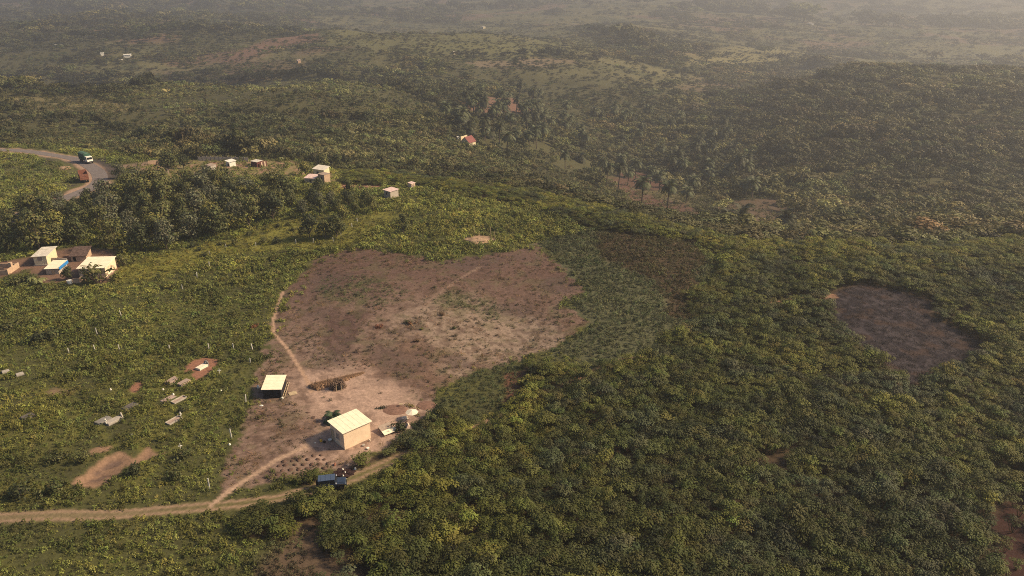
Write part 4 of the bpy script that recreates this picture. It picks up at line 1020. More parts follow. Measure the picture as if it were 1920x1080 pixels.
POSTS = [(555, 457, .9, 'leaning post right of the grass strip bushes'), (587.5, 455, .9, 'post in front of the big dark tree pair'), (625, 453, .9, 'post below the tree pair at the clearing corner'), (639.5, 442, .9, 'post at the corner where grass meets scrub'), (660, 426, .8, 'post on bright grass right of the tree pair'), (670, 417, 1.0, 'taller post at the top of the grass strip'),
         (480, 461.5, .7, 'short post among the grass strip bushes'), (424, 464, .7, 'tiny post on the grass strip nearest the tree belt'), (392.5, 499, .9, 'post in the narrow gully of the grass'), (370, 521, 1.2, 'tall post between long house and clearing'), (342, 542, .8, 'post in open grass below the long house'), (393, 478, .8, 'post by the shrub line above the gully'),
         (227, 592, 1.0, 'post alone in the weeds below the compound'), (182, 627, 1.2, 'thick post in the weeds left of the long row'), (179, 660, 1.3, 'thickest post at the left end of the long row'), (224, 656, .9, 'faint post second in the long row'), (318, 657, .9, 'post halfway along the long row'), (392, 655, 1.0, 'post above the red earth mound'), (438, 655, 1.0, 'post near the right end of the long row'), (473, 655, 1.0, 'post ending the long row at the clearing'), (129, 661, .7, 'shortest post beyond the left end of the long row'),
         (461.5, 753, 1.1, 'post on the clearing edge beside the black shed'), (434, 822, 1.5, 'tall white post on the clearing edge above the branch path'), (393, 917, 1.6, 'tall white post where the branch path meets the track'), (469.5, 681, .8, 'post at the notch of the clearing edge'), (540, 312.5, 1.3, 'white post alone beside the dark red board shed')]
for (px_, py_, h_, lab) in POSTS:
    p = W(px_, py_); KEEP.append((p.x, p.y, .55))
    o = MB().box((0, 0, h_ / 2), (.16, .16, h_ + .6), rnd.random(), rnd.gauss(0, .07), .92).build('boundary_post', M['post_white'], None, tuple(p)); tag(o, 'white concrete ' + lab, 'post', 'white boundary posts')
# stakes round the sand heap
p = W(896, 452); mb = MB(); blob(mb, (0, 0, -.15), 2.9, 2.0, .8, 7, 22, 6, .28); o = mb.build('sand_heap', M['soil_sand'], None, tuple(p), True); tag(o, 'pale sand heap between thin stakes at the top of the clearing', 'sand heap'); KEEP.append((p.x, p.y, 3.2))
for lab, px, h_ in (('thin stake left of the sand heap', (890, 437), 0), ('shorter thin stake farther left of the sand heap', (899.5, 447), 2.2), ('thin stake behind the sand heap on its right', (921, 446), 3), ('thin stake at the right edge of the sand heap', (928.5, 453.5), 2.9)):
    p = W(*px); o = MB().tube((0, 0, -.3), (-.2, 0, max(h_, 2.2)), .06, .045, 5).build('wooden_stake', M['wood'], None, tuple(p)); tag(o, lab, 'stake', 'stakes round the sand heap')
p = W(121, 316); mb = MB(); blob(mb, (0, 0, -.1), 2.6, 1.8, .9, 17, 14, 5, .2); o = mb.build('roadside_heap', M['soil_sand'], None, tuple(p), True); tag(o, 'small pale sand heap on the bank beside the trucks', 'sand heap'); KEEP.append((p.x, p.y, 2.6))
# planting mounds
pm = []
for s in range(3):
    mb = MB(); blob(mb, (0, 0, -.08), .52, .42, .3, 500 + s, 12, 4, .18); pm.append(mb.mesh('soil_mound', M['soil_dark'], True))
ORD = ['first', 'second', 'third', 'fourth', 'fifth', 'sixth', 'seventh', 'eighth', 'ninth', 'tenth', 'eleventh', 'twelfth', 'thirteenth', 'fourteenth', 'fifteenth', 'sixteenth', 'seventeenth', 'eighteenth', 'nineteenth', 'twentieth', 'twenty-first', 'twenty-second', 'twenty-third', 'twenty-fourth', 'twenty-fifth', 'twenty-sixth', 'twenty-seventh', 'twenty-eighth', 'twenty-ninth', 'thirtieth']
def rowname(i, n):
    return ['nearest', 'second nearest', 'third nearest', 'fourth nearest', 'fifth nearest', 'sixth nearest', 'seventh nearest', 'eighth nearest', 'ninth nearest'][i] if i < n - 1 or n == 1 else 'farthest'
def rank_labels(items, nrows, fmt):
    """items: (object, look, x, y); rows by distance, places counted from the left in each row"""
    items = sorted(items, key=lambda q_: math.hypot(q_[2], q_[3])); n = len(items); per = math.ceil(n / nrows)
    for i in range(0, n, per):
        row = sorted(items[i:i + per], key=lambda q_: math.atan2(q_[2], q_[3]))
        for k, it in enumerate(row): it[0]['label'] = fmt.format(look=it[1], place=ORD[k] + ' from the left', row=rowname(i // per, math.ceil(n / per)))
def mounds(pts, fmt, group, sc, nrows):
    L_ = []
    for px_, py_ in pts:
        p = W(px_ + rnd.gauss(0, 1.2), py_ + rnd.gauss(0, .7)); o = bpy.data.objects.new('planting_mound', rnd.choice(pm)); COL.objects.link(o)
        o.location = p; o.rotation_euler = (0, 0, rnd.random() * 6); k = sc * rnd.uniform(.75, 1.2); o.scale = (k, k, k); tag(o, 'x', 'soil mound', group); KEEP.append((p.x, p.y, .35)); L_.append((o, 'dark', p.x, p.y))
    rank_labels(L_, nrows, fmt)
rowpts = [(541 + 15.5 * i - 9 * j, 856 + 8.6 * j - .6 * i) for j in range(5) for i in range(9) if not (j > 2 and i > 6) and 517 < 541 + 15.5 * i - 9 * j < 600 + 6 * j + 5 and 856 + 8.6 * j - .6 * i > 862 - (541 + 15.5 * i - 9 * j - 540) * .25]
mounds(rowpts, 'planting mound by the branch path, {place}, {row} row', 'planting mounds by the branch path', .8, 5)
mounds([(590 + 17 * i + 6 * j, 664 + 10 * j) for j in range(3) for i in range(6)] + [(610, 690), (628, 691), (646, 690), (684, 690), (705, 684), (694, 678), (667, 690)], 'small mound behind the thatch row, {place}, {row} row', 'planting mounds behind the thatch row', .5, 4)

# ------------------------------------------------------------------ trees, palms, bushes: each its own thing
def leafcol(r, base, amp=.3):
    k = 1 + r.gauss(0, amp); return tuple(max(.008, c * k * (1 + r.gauss(0, .06))) for c in base)
def make_tree(name, seed, h, R, tint, n=860, l=.58, trunk_h=.16, lobes=15, tall=1.0, tint2=None):
    """tapered trunk with limbs, crown of leaf sprays gathered in lobes with gaps between"""
    r = random.Random(seed); t = bpy.data.objects.new(name, None); COL.objects.link(t); t.empty_display_size = .3
    tb = MB(); zt_ = h * trunk_h; top = Vector((r.gauss(0, .15), r.gauss(0, .15), zt_))
    tb.tube((0, 0, -.5), top, .045 * h * .6, .03 * h * .6, 7, False)
    ls = []
    for i in range(lobes):
        a = i * 2.4 + r.random() * .7; f_ = r.random(); q_ = math.sqrt(r.random()) * R * .72
        z = h * (trunk_h + .10 + (1 - trunk_h - .24) * f_ ) * 1.0
        q_ *= (1.05 - .65 * f_ * tall) if f_ > .3 else .95
        ls.append((Vector((q_ * math.cos(a), q_ * math.sin(a), z)), R * r.uniform(.34, .52)))
    ls.append((Vector((0, 0, h * .84)), R * .42))
    for c, rad in ls:
        mid = top.lerp(c, .5) + Vector((0, 0, -.1 * h * r.random()))
        tb.tube(top, mid, .018 * h * .6, .012 * h * .6, 5, False); tb.tube(mid, c, .012 * h * .6, .004 * h, 4, False)
    tb.build('trunk', M['bark'], t)
    cb = MB()
    for i in range(n):
        c, rad = ls[i % len(ls)]; d = rv(r); d.z = d.z * .8 + .12; p = c + Vector((d.x, d.y, d.z * .85)) * rad * r.uniform(.6, 1.08)
        base = tint if tint2 is None or (i % len(ls)) % 4 else tint2
        leaf_out(cb, p, (d + Vector((0, 0, .25))).normalized(), r, l * r.uniform(.6, 1.35), l * r.uniform(.45, .85), leafcol(r, base))
    cb.build('crown', M['leaf_obj'], t)
    return t
def make_palm(name, seed, h, fl, n=20, tint=(.060, .072, .030), parts=False):
    r = random.Random(seed); t = bpy.data.objects.new(name, None); COL.objects.link(t); t.empty_display_size = .3
    tb = MB(); lean = Vector((r.gauss(0, .05) * h, r.gauss(0, .05) * h, h))
    if h > .6: tb.tube((0, 0, -.5), lean * .5, .26, .2, 7, False); tb.tube(lean * .5, lean, .2, .24, 7, True)
    else: tb.tube((0, 0, -.3), lean, .3, .25, 7)
    tb.build('trunk', M['bark'], t)
    cb = MB()
    for i in range(n):
        fb = MB() if parts else cb
        a = i * 2.4 + r.random() * .4; e0 = math.radians(80 - 85 * (i / n) + r.gauss(0, 6)); L_ = fl * r.uniform(.8, 1.1)
        p = lean.copy(); d = Vector((math.cos(a) * math.cos(e0), math.sin(a) * math.cos(e0), math.sin(e0))); side = Vector((-math.sin(a), math.cos(a), 0)); N = 9
        for k in range(N):
            d2 = (d + Vector((0, 0, -.16 - .05 * k * .6))).normalized(); p2 = p + d2 * L_ / N; col = leafcol(r, tint, .25); nrm = d2.cross(side)
            w = .035 * (1 - k / N) + .012
            fb.add([p - side * w, p + side * w, p2 + side * w, p2 - side * w], [(0, 1, 2, 3)], leafcol(r, (.13, .12, .05), .1))
            if k > 0:
                ll = fl * .30 * math.sin(math.pi * (k + .6) / (N + .8)) + .1
                for s in (-1, 1):
                    for hh in (0, .5):
                        b = p.lerp(p2, hh); tip = b + (side * s * .85 + d2 * .6 + Vector((0, 0, -.28))).normalized() * ll; ww = d2 * L_ / N * .34
                        fb.add([b - ww, b + ww, tip], [(0, 1, 2)], col)
            p, d = p2, d2
        if parts: fb.build('frond', M['leaf_obj'], t)
    if not parts: cb.build('crown', M['leaf_obj'], t)
    return t
def make_bush(name, seed, h, R, tint, n=240, l=.34):
    r = random.Random(seed); mb = MB(); ls = [(Vector((r.gauss(0, .38) * R, r.gauss(0, .38) * R, h * r.uniform(.35, .65))), R * r.uniform(.4, .6)) for _ in range(8)]
    for c, rad in ls: mb.tube((0, 0, -.3), c, .05, .02, 4, False)
    nf = len(mb.f); mb.c = [(.09, .065, .045)] * nf
    for i in range(n):
        c, rad = ls[i % 8]; d = rv(r); p = c + Vector((d.x, d.y, d.z * h * .45 / max(rad, .1))) * rad * r.uniform(.6, 1.05); p.z = max(p.z, .05)
        leaf_out(mb, p, (d + Vector((0, 0, .25))).normalized(), r, l * r.uniform(.6, 1.3), l * r.uniform(.4, .75), leafcol(r, tint))
    return mb.build(name, M['leaf_obj'])
def drop(proto, used, p, yaw, sc, label, cat, group):
    o = proto if proto not in used else copy_tree(proto)
    used.add(proto); o.location = p; o.rotation_euler = (0, 0, yaw); o.scale = (sc * rnd.uniform(.9, 1.1), sc * rnd.uniform(.9, 1.1), sc)
    return tag(o, label, cat, group)
used = set()
G_D = (.082, .088, .033); G_M = (.118, .118, .042); G_Y = (.18, .168, .045); G_G = (.122, .124, .070); G_K = (.055, .062, .028)
T = [make_tree('broadleaf_tree', 1, 6.9, 3.6, G_D), make_tree('broadleaf_tree', 2, 7.6, 3.8, G_M, tint2=G_Y), make_tree('broadleaf_tree', 3, 6.2, 3.3, G_M), make_tree('broadleaf_tree', 4, 7.2, 3.9, G_G), make_tree('broadleaf_tree', 5, 8.2, 2.8, G_D, tall=1.25, tint2=G_M), make_tree('broadleaf_tree', 6, 5.8, 3.5, G_Y, tint2=G_M), make_tree('broadleaf_tree', 7, 7.4, 3.5, G_K, tint2=G_D)]
LOOK = ['dark green', 'mid green', 'soft green', 'greyish green', 'narrow dark green', 'yellowish green', 'deep dark green']
# named single trees
single = [(0, (318, 322), 1.25, 'big dark tree left of the grey boundary wall'), (6, (345, 316), .85, 'smaller dark tree at the left end of the boundary wall'), (6, (580, 446), 1.0, 'dense dark tree standing in front of the fence posts on the grass strip'), (2, (611, 446), .85, 'lighter tree between two dark ones on the grass strip'), (0, (631, 444), .95, 'dark tree at the right of the grass strip trio'),
          (6, (128, 524), .50, 'round dark tree in the compound before the blue edged shed'), (1, (65, 420), 1.15, 'yellow topped tree left of the belt next to the lower road end'), (5, (396, 420), 1.15, 'bright yellow green spreading tree in front of the belt'), (3, (372, 412), 1.3, 'tall silvery green tree in the middle of the belt'), (1, (412, 366), 1.2, 'tree with yellowing crown below the grey hut'), (4, (757, 436), .7, 'thin dark tree standing alone in the scrub above the clearing'),
          (5, (572, 328), .9, 'bright green tree behind the annex house'), (2, (605, 318), 1.0, 'tree at the foot of the wooded slope behind the yellow house'), (4, (655, 377), .9, 'slim tree in front of the red soil patch'), (0, (598, 362), .8, 'tree hiding the wall of the block house'), (3, (225, 335), .8, 'small grey green tree at the edge of the dirt road'), (6, (265, 470), 1.1, 'dark tree at the lower right of the belt beside the long house'), (3, (312, 466), 1.15, 'round crowned tree ending the belt towards the grass'), (6, (967, 126), 1.5, 'tall dark tree alone on the bare far slope'), (6, (976, 128), .9, 'short dark tree under the tall lone one far off')]
for v, px, sc, lab in single:
    p = W(*px); drop(T[v], used, p, rnd.random() * 6.3, sc, lab, 'tree', None); KEEP.append((p.x, p.y, 1.0))
# the belt between compound and settlement
xs, ys = [], []
bx0, by0 = P['treebelt'].min(0); bx1, by1 = P['treebelt'].max(0)
taken = [(W(*px).x, W(*px).y) for _, px, _, _ in single]
spot = []
for _ in range(9000):
    x, y = rnd.uniform(bx0, bx1), rnd.uniform(by0, by1)
    if sdist(P['treebelt'], np.array([x]), np.array([y]))[0] < 0: continue
    dd = -sdist(ROADL, np.array([x]), np.array([y]), False)[0]
    if dd < (9 if y > 255 or x < -150 else 4.5): continue
    if sdist(P['compound'], np.array([x]), np.array([y]))[0] > -1: continue
    dens = rnd.uniform(4.2, 6.0) if x < -68 else rnd.uniform(4.6, 6.4)
    if any((x - a) ** 2 + (y - b) ** 2 < dens ** 2 for a, b in taken): continue
    if not keepout(np.array([x]), np.array([y]))[0]: continue
    taken.append((x, y)); spot.append((x, y))
BELT = {}
for i, (x, y) in enumerate(spot):
    v = rnd.choice((0, 0, 1, 2, 3, 3, 4, 5, 6, 1, 2, 5))
    where = 'in the tree belt behind the compound' if x < -95 and y < 235 else 'in the tree belt below the road bend' if x < -95 else 'in the thinner end of the belt before the settlement' if y > 215 and x > -80 else 'in the middle of the tree belt'
    sc = rnd.choice((.62, .8, .95, 1.05, 1.15, 1.28)) * rnd.uniform(.92, 1.08) * (.72 if x > -68 else 1)
    BELT.setdefault(where, []).append((drop(T[v], used, Vector((x, y, hz(x, y) - .1)), rnd.random() * 6.3, sc, 'x', 'tree', 'trees ' + where), LOOK[v], x, y))
    KEEP.append((x, y, .6))
for where, L_ in BELT.items(): rank_labels(L_, max(1, round(len(L_) / 9)), '{look} tree ' + {'in the thinner end of the belt before the settlement': 'at the thin belt end', 'in the tree belt behind the compound': 'behind the compound', 'in the tree belt below the road bend': 'below the road bend', 'in the middle of the tree belt': 'in mid belt'}[where] + ', {place}, {row} row')
print('belt trees', len(spot))
# shrubs on the grass
Bz = [make_bush('shrub', 31, 1.5, 1.2, G_K), make_bush('shrub', 32, 1.1, 1.3, G_D), make_bush('shrub', 33, 1.8, 1.1, G_M), make_bush('shrub', 34, .9, .9, G_Y)]
for v, px, sc, lab in [(0, (520, 427), .9, 'rounded dark shrub on bright grass below the tree belt, upper pair right'), (1, (541, 423), .9, 'flat shrub highest on the bright grass'), (0, (500, 430), .75, 'small shrub left of the upper pair on bright grass'), (1, (550, 432), .9, 'spreading shrub between upper pair and big dark tree'), (1, (467, 442), 1.15, 'wide dark shrub on the grass below the yellow green tree'), (2, (440, 459), 1.0, 'upright shrub near the tiny fence post'), (2, (494, 456), 1.1, 'tall shrub beside the short fence post'), (0, (521, 456), 1.3, 'biggest dome shaped shrub left of the fence posts'), (0, (364, 463), 1.1, 'dark shrub near the belt above the gully'), (1, (415, 459), .9, 'low shrub left of the upright one'), (1, (386, 480), 1.1, 'ragged shrub in the gully'), (0, (375, 470), .9, 'shrub at the head of the gully'), (0, (299, 520), .7, 'small dark shrub in open grass below the belt'), (3, (312, 541), 1.2, 'yellowish shrub in the grass left of the clearing'), (1, (325, 540), .8, 'dark shrub next to the yellowish one'),
                         (2, (185, 529), 2.7, 'feathery tall bush in front of the long house'), (1, (30, 535), 1.8, 'dark bush below the roofless brick house'), (1, (52, 528), 1.7, 'big bush left of the banana plants'), (2, (235, 497), 1.6, 'tangled bush right of the long house'),
                         (0, (341, 774), .75, 'dark bush at the head of the kerbed grave with cross'), (1, (270, 716), .5, 'dark shrub above the small red mound'), (1, (90, 635), 2.0, 'wide dark thicket in the weeds far from the graves'), (0, (75, 640), 1.7, 'dark bush at the left in the weeds'), (1, (15, 620), 1.9, 'dark bush by the frame edge in weeds'),
                         (0, (752, 806), 1.25, 'round dark clipped bush between lean-to and tent'), (3, (790, 618), .5, 'little green shrub on the tan dry patch'), (1, (765, 606), .75, 'brownish shrub in the centre of the clearing'), (1, (850, 617), .6, 'dark little shrub right of the clearing centre'), (0, (1000, 708), 1.6, 'dark leafy bush at the tip of the cassava by the clearing'), (3, (984, 722), 2.0, 'yellow green bush leaning over the brown patch'),
                         (2, (150, 868), 1.1, 'bush above the big earth pit'), (1, (110, 865), 1.4, 'dark shrub left of the big earth pit'), (1, (95, 925), 1.6, 'dark bush line above the track'), (0, (40, 935), 1.6, 'dark bush at the frame edge above the track'), (1, (330, 895), 1.5, 'dense bush right of the big earth pit'), (0, (255, 890), 1.3, 'bush at the lower edge of the big earth pit'), (1, (340, 862), 1.5, 'bush under the lone white cross')]:
    p = W(*px); drop(Bz[v], used, p, rnd.random() * 6.3, sc, lab, 'shrub', None); KEEP.append((p.x, p.y, .8 * sc))
mb = MB(); r = random.Random(77)
for nm, px, lab, tn in (('dry_shrub', (769, 607), 'dry reddish brown tuft in the middle of the clearing', (.17, .085, .04)), ('dry_shrub', (709, 614), 'reddish dry tuft left of the clearing centre', (.22, .085, .045)), ('dry_shrub', (828, 591), 'brown tuft right of the footpath in the clearing', (.15, .09, .05)), ('dry_shrub', (782, 640), 'small brown tuft below the clearing centre', (.15, .09, .05)), ('red_flower_shrub', (475, 614), 'shrub with red flowers at the left edge of the clearing', (.19, .065, .035))):
    p = W(*px); o = make_bush(nm, 90 + px[0], .7, .8, tn, 150, .28); o.location = p; tag(o, lab, 'shrub')
# yard palm with its own fronds
o = make_palm('yard_palm', 3, .5, 2.3, 26, (.052, .078, .040), True); p = W(624, 789); o.location = p; tag(o, 'young dark green palm behind the small house', 'palm'); KEEP.append((p.x, p.y, 1.0))
o = make_bush('herb_patch', 70, .35, 1.0, (.05, .07, .045), 160, .2); p = W(711, 766); o.location = p; o.scale = (1.4, .7, 1); tag(o, 'low dark green herb patch on the bare yard', 'herbs')
o = make_bush('yellow_herbs', 71, .45, 1.3, (.16, .13, .03), 200, .22); p = W(768, 764); o.location = p; tag(o, 'yellowing leafy heap beside the round soil beds', 'plants')
M['soil_bed'] = mat('turned_soil', (.185, .108, .08), .95, .05, True, .3, 2, bump=.05)
for lab, px, rr1 in (('round dug soil bed at the right edge of the yard', (800, 761), 1.9), ('larger dug soil bed left of the yellowing leaves', (738, 769), 2.2)):
    p = W(*px); mb = MB(); blob(mb, (0, 0, -.12), rr1, rr1 * .95, .26, 3 + len(lab), 22, 5, .06); o = mb.build('soil_bed', M['soil_bed'], None, tuple(p), True); o.scale = (1.1, .95, 1); tag(o, lab, 'soil bed', 'dug soil beds'); KEEP.append((p.x, p.y, rr1))
p = W(752, 762); t = thing('wooden_stool', tuple(p), 'pale wooden stool on the soil beds', 'stool')
MB().box((0, 0, .5), (.6, .45, .07), .4).build('seat', M['wood'], t)
for dx, dy in ((-.22, -.14), (.22, -.14), (.22, .14), (-.22, .14)): MB().tube((dx * .9, dy * .9 + dx * .3, 0), (dx * .8, dy * .8 + dx * .3, .48), .03, .03, 5).build('leg', M['wood'], t)
# banana plants in the compound
def banana(px, seed, label):
    p = W(*px); r = random.Random(seed); t = thing('banana_plant', tuple(p), label, 'banana plant', None); KEEP.append((p.x, p.y, .8))
    MB().tube((0, 0, -.2), (0, 0, 1.3), .14, .09, 7).build('stem', M['leaf_pale'], t)
    for i in range(8):
        a = i * 2.4 + r.random() * .5; d = Vector((math.cos(a), math.sin(a), 1.1)); s = Vector((-math.sin(a), math.cos(a), 0)); q_ = Vector((0, 0, 1.25)); vs = []
        L_ = r.uniform(1.2, 1.8); N = 6
        for k in range(N + 1):
            w = .26 * math.sin(math.pi * (k + .5) / (N + 1.2)); vs += [q_ - s * w + Vector((0, 0, -.06)), q_, q_ + s * w + Vector((0, 0, -.06))]; d = (d + Vector((0, 0, -.42))).normalized(); q_ = q_ + d * L_ / N
        fs = []
        for k in range(N): fs += [(3 * k, 3 * k + 1, 3 * k + 4, 3 * k + 3), (3 * k + 1, 3 * k + 2, 3 * k + 5, 3 * k + 4)]
        MB().add(vs, fs).build('leaf', M['leaf_pale'], t)
M['leaf_pale'] = mat('banana_leaf', (.20, .21, .075), .5, .3, True, .2, 2, trans=.25)
banana((60, 531), 1, 'pale banana plant beside the big bush of the compound'); banana((80, 532), 2, 'pale banana plant nearest to the round tree'); banana((71, 536), 3, 'lower banana plant between its two neighbours'); banana((232, 462), 5, 'pale leafed banana plant at the right end of the belt'); banana((527, 301.5), 6, 'banana plant by the boundary wall end beside the slope')
p = W(131, 530); small('white_tank', 'round white water tank under the round compound tree', 'tank', (131, 531), lambda mb: mb.tube((0, 0, -.2), (0, 0, .75), .62, .6, 16).tube((0, 0, .75), (0, 0, .9), .45, .15, 16), M['white'], keep=.8)
# palms of the valley
PL = [make_palm('oil_palm', 11, 7.2, 4.0, 24, (.085, .096, .046)), make_palm('oil_palm', 12, 5.6, 4.1, 26, (.115, .122, .062)), make_palm('oil_palm', 13, 9.0, 3.8, 22, (.070, .074, .038)), make_palm('oil_palm', 14, 1.8, 5.2, 28, (.066, .070, .038))]
def wherep(px): return 'by the red path' if 1130 < px[0] < 1330 and px[1] > 315 else 'on the reddish field' if px[1] < 222 else 'below the wooded hill' if px[0] > 1130 else 'in the valley'
PN = ['tall palm', 'pale palm', 'thin tall palm', 'squat palm']
plist = [(2, (1136, 352)), (2, (1158, 361)), (1, (1177, 348)), (0, (1203, 384)), (0, (1251, 391)), (0, (1220, 345)), (1, (1237, 357)), (2, (1253, 338)), (1, (1286, 381)), (1, (1299, 362)), (0, (1192, 336)), (1, (1274, 330)), (3, (1365, 420)), (3, (1388, 421)), (3, (1348, 415)), (3, (1472, 421)), (1, (1410, 372)), (1, (1398, 368)), (3, (1350, 340)), (1, (1327, 345)), (3, (1425, 345)), (0, (1060, 318)), (0, (1130, 330))]
r2 = random.Random(9)
while len(plist) < 52:
    px = (r2.uniform(880, 1010), r2.uniform(184, 228)); plist.append((r2.choice((0, 2, 1)), px))
while len(plist) < 150:
    px = (r2.uniform(830, 1400), r2.uniform(205, 345))
    if px[1] > 262 + (px[0] - 830) * .17 or px[1] < 205 + max(0, px[0] - 1150) * .14: continue
    plist.append((r2.choice((0, 1, 1, 3, 2)), px))
PALMS = {}
for i, (v, px) in enumerate(plist):
    p = W(*px); PALMS.setdefault(wherep(px), []).append((drop(PL[v], used, p - Vector((0, 0, .1)), rnd.random() * 6.3, rnd.uniform(1.1, 1.55), 'x', 'palm', 'palms ' + wherep(px)), PN[v], p.x, p.y)); KEEP.append((p.x, p.y, 3.4 if v == 3 else 2.6))

for wh, L_ in PALMS.items(): rank_labels(L_, max(1, round(len(L_) / 9)), '{look} ' + wh + ', {place}, {row} row')

# ------------------------------------------------------------------ vegetation that nobody could count
x, y = jgrid(-215, 215, 45, 300, 1.12)
nm_ = near_mask(x, y); x, y = x[nm_], y[nm_]
s = np.maximum(np.maximum(sdist(P['cass_a'], x, y), sdist(P['cass_b'], x, y)), sdist(P['cass_c'], x, y)) + wob(x, y, 4, 61) * 1.1
over = (x > -17) & (-sdist(TRACK, x, y, False) < 2.4) & (vnoise(x, y, 5, 63) > .40) & (np.hypot(x + 24 * 7 / 6, y - 79 * 7 / 6) > 6)
s = np.where(over, .8, s)
k = (s > 0) & keepout(x, y) & (sdist(P['burnt'], x, y) < -.5) & ((sdist(P['gap'], x, y) + wob(x, y, 3, 3) * 3 < 0) | (RS.rand(len(x)) < .12)) & ((sdist(P['darkgap'], x, y) + wob(x, y, 3, 6) * 2 < 0) | (RS.rand(len(x)) < .15)) & (sdist(P['hole'], x, y) < 0) & (sdist(P['brownedge'], x, y) < 0) & ((-sdist(TRACK, x, y, False) > np.where(x > -16, .75, 1.5)) | over) & (-sdist(FOOT3, x, y, False) > .7) & (-sdist(FOOT4, x, y, False) > 1.3)
k &= (fbm(x, y, 4.5, 71, 3) > .25)
x, y = x[k], y[k]; s = s[k]
r_ = np.hypot(x, y)
t_ = fbm(x, y, 16, 81, 3) * .55 + vnoise(x, y, 3.2, 83) * .45
edge_ = np.clip(1 - np.abs(sdist(P['near'], x, y) - 8) / 26, 0, 1) * (r_ > 150)
yel = np.clip((r_ - 100) / 80, 0, 1) * .18 + edge_ * .28
deep = np.clip(vnoise(x, y, 40, 85) - .35, 0, 1) * .12
c = pick((t_ - .26) * 1.75 + yel - deep, (.040, .046, .014), (.086, .092, .022), (.165, .158, .030))
gg = np.clip((fbm(x, y, 7, 87, 3) - .58) * 8, 0, 1)[:, None]; c = c * (1 - gg) + np.array([.070, .078, .034]) * gg
c = tintv(c, .22)
hv = vnoise(x, y, 2.6, 88); c = np.clip(c * (.72 + .55 * hv[:, None]), .01, .5)
sc = np.clip(RS.normal(1.0, .15, len(x)), .6, 1.5) * (.78 + .45 * fbm(x, y, 9, 89, 2))
em = RS.rand(len(x)) < .012; sc = np.where(em, sc * 1.35, sc); c = np.where(em[:, None], c * .8, c)
hg = np.clip(.62 + .25 * s, .55, 1.0) * (.66 + .62 * hv) * np.where(r_ > 215, .8, 1.0)
stuff('cassava_field', SRC['cassava'], x, y, sc * 1.2, c, .05, sc * 1.1 * hg)
print('cassava', len(x))

x, y = jgrid(-225, 215, 45, 330, .80)
rr1 = np.hypot(x, y); k = (RS.rand(len(x)) < np.clip(1.25 - (rr1 - 130) / 200, .32, 1)) & near_mask(x, y); x, y = x[k], y[k]
def z_(kk): return sdist(P[kk], x, y)
clr = z_('clearing') + wob(x, y, 6, 1) * 3.2
cs = np.maximum(np.maximum(z_('cass_a'), z_('cass_b')), z_('cass_c'))
dtrk = -sdist(TRACK, x, y, False); dro = -sdist(ROADL, x, y, False)
mid = np.maximum(z_('mid'), z_('lowgreen')); br = z_('brown')
bare = (z_('pit') > -.1) | (z_('pit2') > 0) | (z_('redmound') > 0) | (z_('redmound2') > 0) | (z_('burnt') > -.3) | (z_('compound') > -.3) | (z_('redsoil') > 0) | (z_('sandmound') > 0) | ((z_('darkgap') > .5) & (RS.rand(len(x)) < .7)) | (z_('hole') > 0)
line_ = (-sdist(BRANCH, x, y, False) < 1.0) | (-sdist(FOOT, x, y, False) < .55) | (-sdist(FOOT3, x, y, False) < .9) | (-sdist(FOOT4, x, y, False) < 1) | (dtrk < 1.25 + wob(x, y, 2, 14) * .5) | (dro < 6.6) | (-sdist(DIRTROAD, x, y, False) < 5)
ok = keepout(x, y) & ~bare & ~line_ & (cs < .3) & ((clr + wob(x, y, 1.8, 4) * 1.5 < .2) | ((clr < 3.5) & (RS.rand(len(x)) < .10)) | (z_('lowgreen') + wob(x, y, 3, 5) * 2 > 0))
den = fbm(x, y, 10, 101, 3); d2 = fbm(x, y, 2.8, 103, 2)
keep_ = ok & (RS.rand(len(x)) < np.where(br > 0, .85, np.where(z_('gap') > 0, .8, np.where(z_('settle') > 0, .35, np.where(z_('earth') > 0, .2, .92)))))
X, Y = x[keep_], y[keep_]
den, d2 = den[keep_], d2[keep_]; md = mid[keep_] + wob(X, Y, 6, 9) * 3; brk = br[keep_] + wob(X, Y, 5, 10) * 3
gp = sdist(P['gap'], X, Y)
r_ = np.hypot(X, Y)
c = pick(fbm(X, Y, 22, 105, 3) * 1.5 - .30 + (vnoise(X, Y, 4, 107) - .5) * .5, (.100, .112, .034), (.155, .164, .042), (.225, .220, .050))
lawn = sdist(P['lawn'], X, Y) + wob(X, Y, 5, 12) * 3
c = c * (1 + .30 * np.clip((r_ - 120) / 110, 0, 1))[:, None]
c = np.where((lawn > 0)[:, None], pick(vnoise(X, Y, 6, 118), (.11, .11, .026), (.165, .155, .032), (.21, .19, .04)), c)
c = np.where((md > 0)[:, None], pick(vnoise(X, Y, 6, 109) * .5 + vnoise(X, Y, 1.8, 108) * .5, (.040, .050, .022), (.080, .090, .038), (.14, .145, .065)), c)
c = np.where((brk > 0)[:, None], pick(vnoise(X, Y, 4, 111) * .5 + vnoise(X, Y, 1.5, 110) * .5, (.038, .032, .016), (.068, .060, .024), (.11, .10, .035)), c)
c = np.where((gp > 0)[:, None], pick(vnoise(X, Y, 3, 113), (.055, .05, .026), (.09, .08, .038), (.10, .10, .04)), c)
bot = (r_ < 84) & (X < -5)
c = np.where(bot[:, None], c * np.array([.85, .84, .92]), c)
c = tintv(c, .24)
tall = (fbm(X, Y, 7, 115, 3) * .6 + vnoise(X, Y, 1.9, 116) * .4 > .56) & (md < 0) & (brk < 0) & (lawn < 0)
c = np.where(tall[:, None], c * .72, c * (.74 + .55 * vnoise(X, Y, 1.6, 119))[:, None])
openpatch = (den > .58) & (d2 > .48) & (md < 0)
sc = np.clip(RS.normal(1, .25, len(X)), .5, 1.8) * np.where(openpatch, .6, 1) * np.where(md > 0, .95, 1.0) * np.clip(.8 + (r_ - 120) / 220, .8, 1.5)
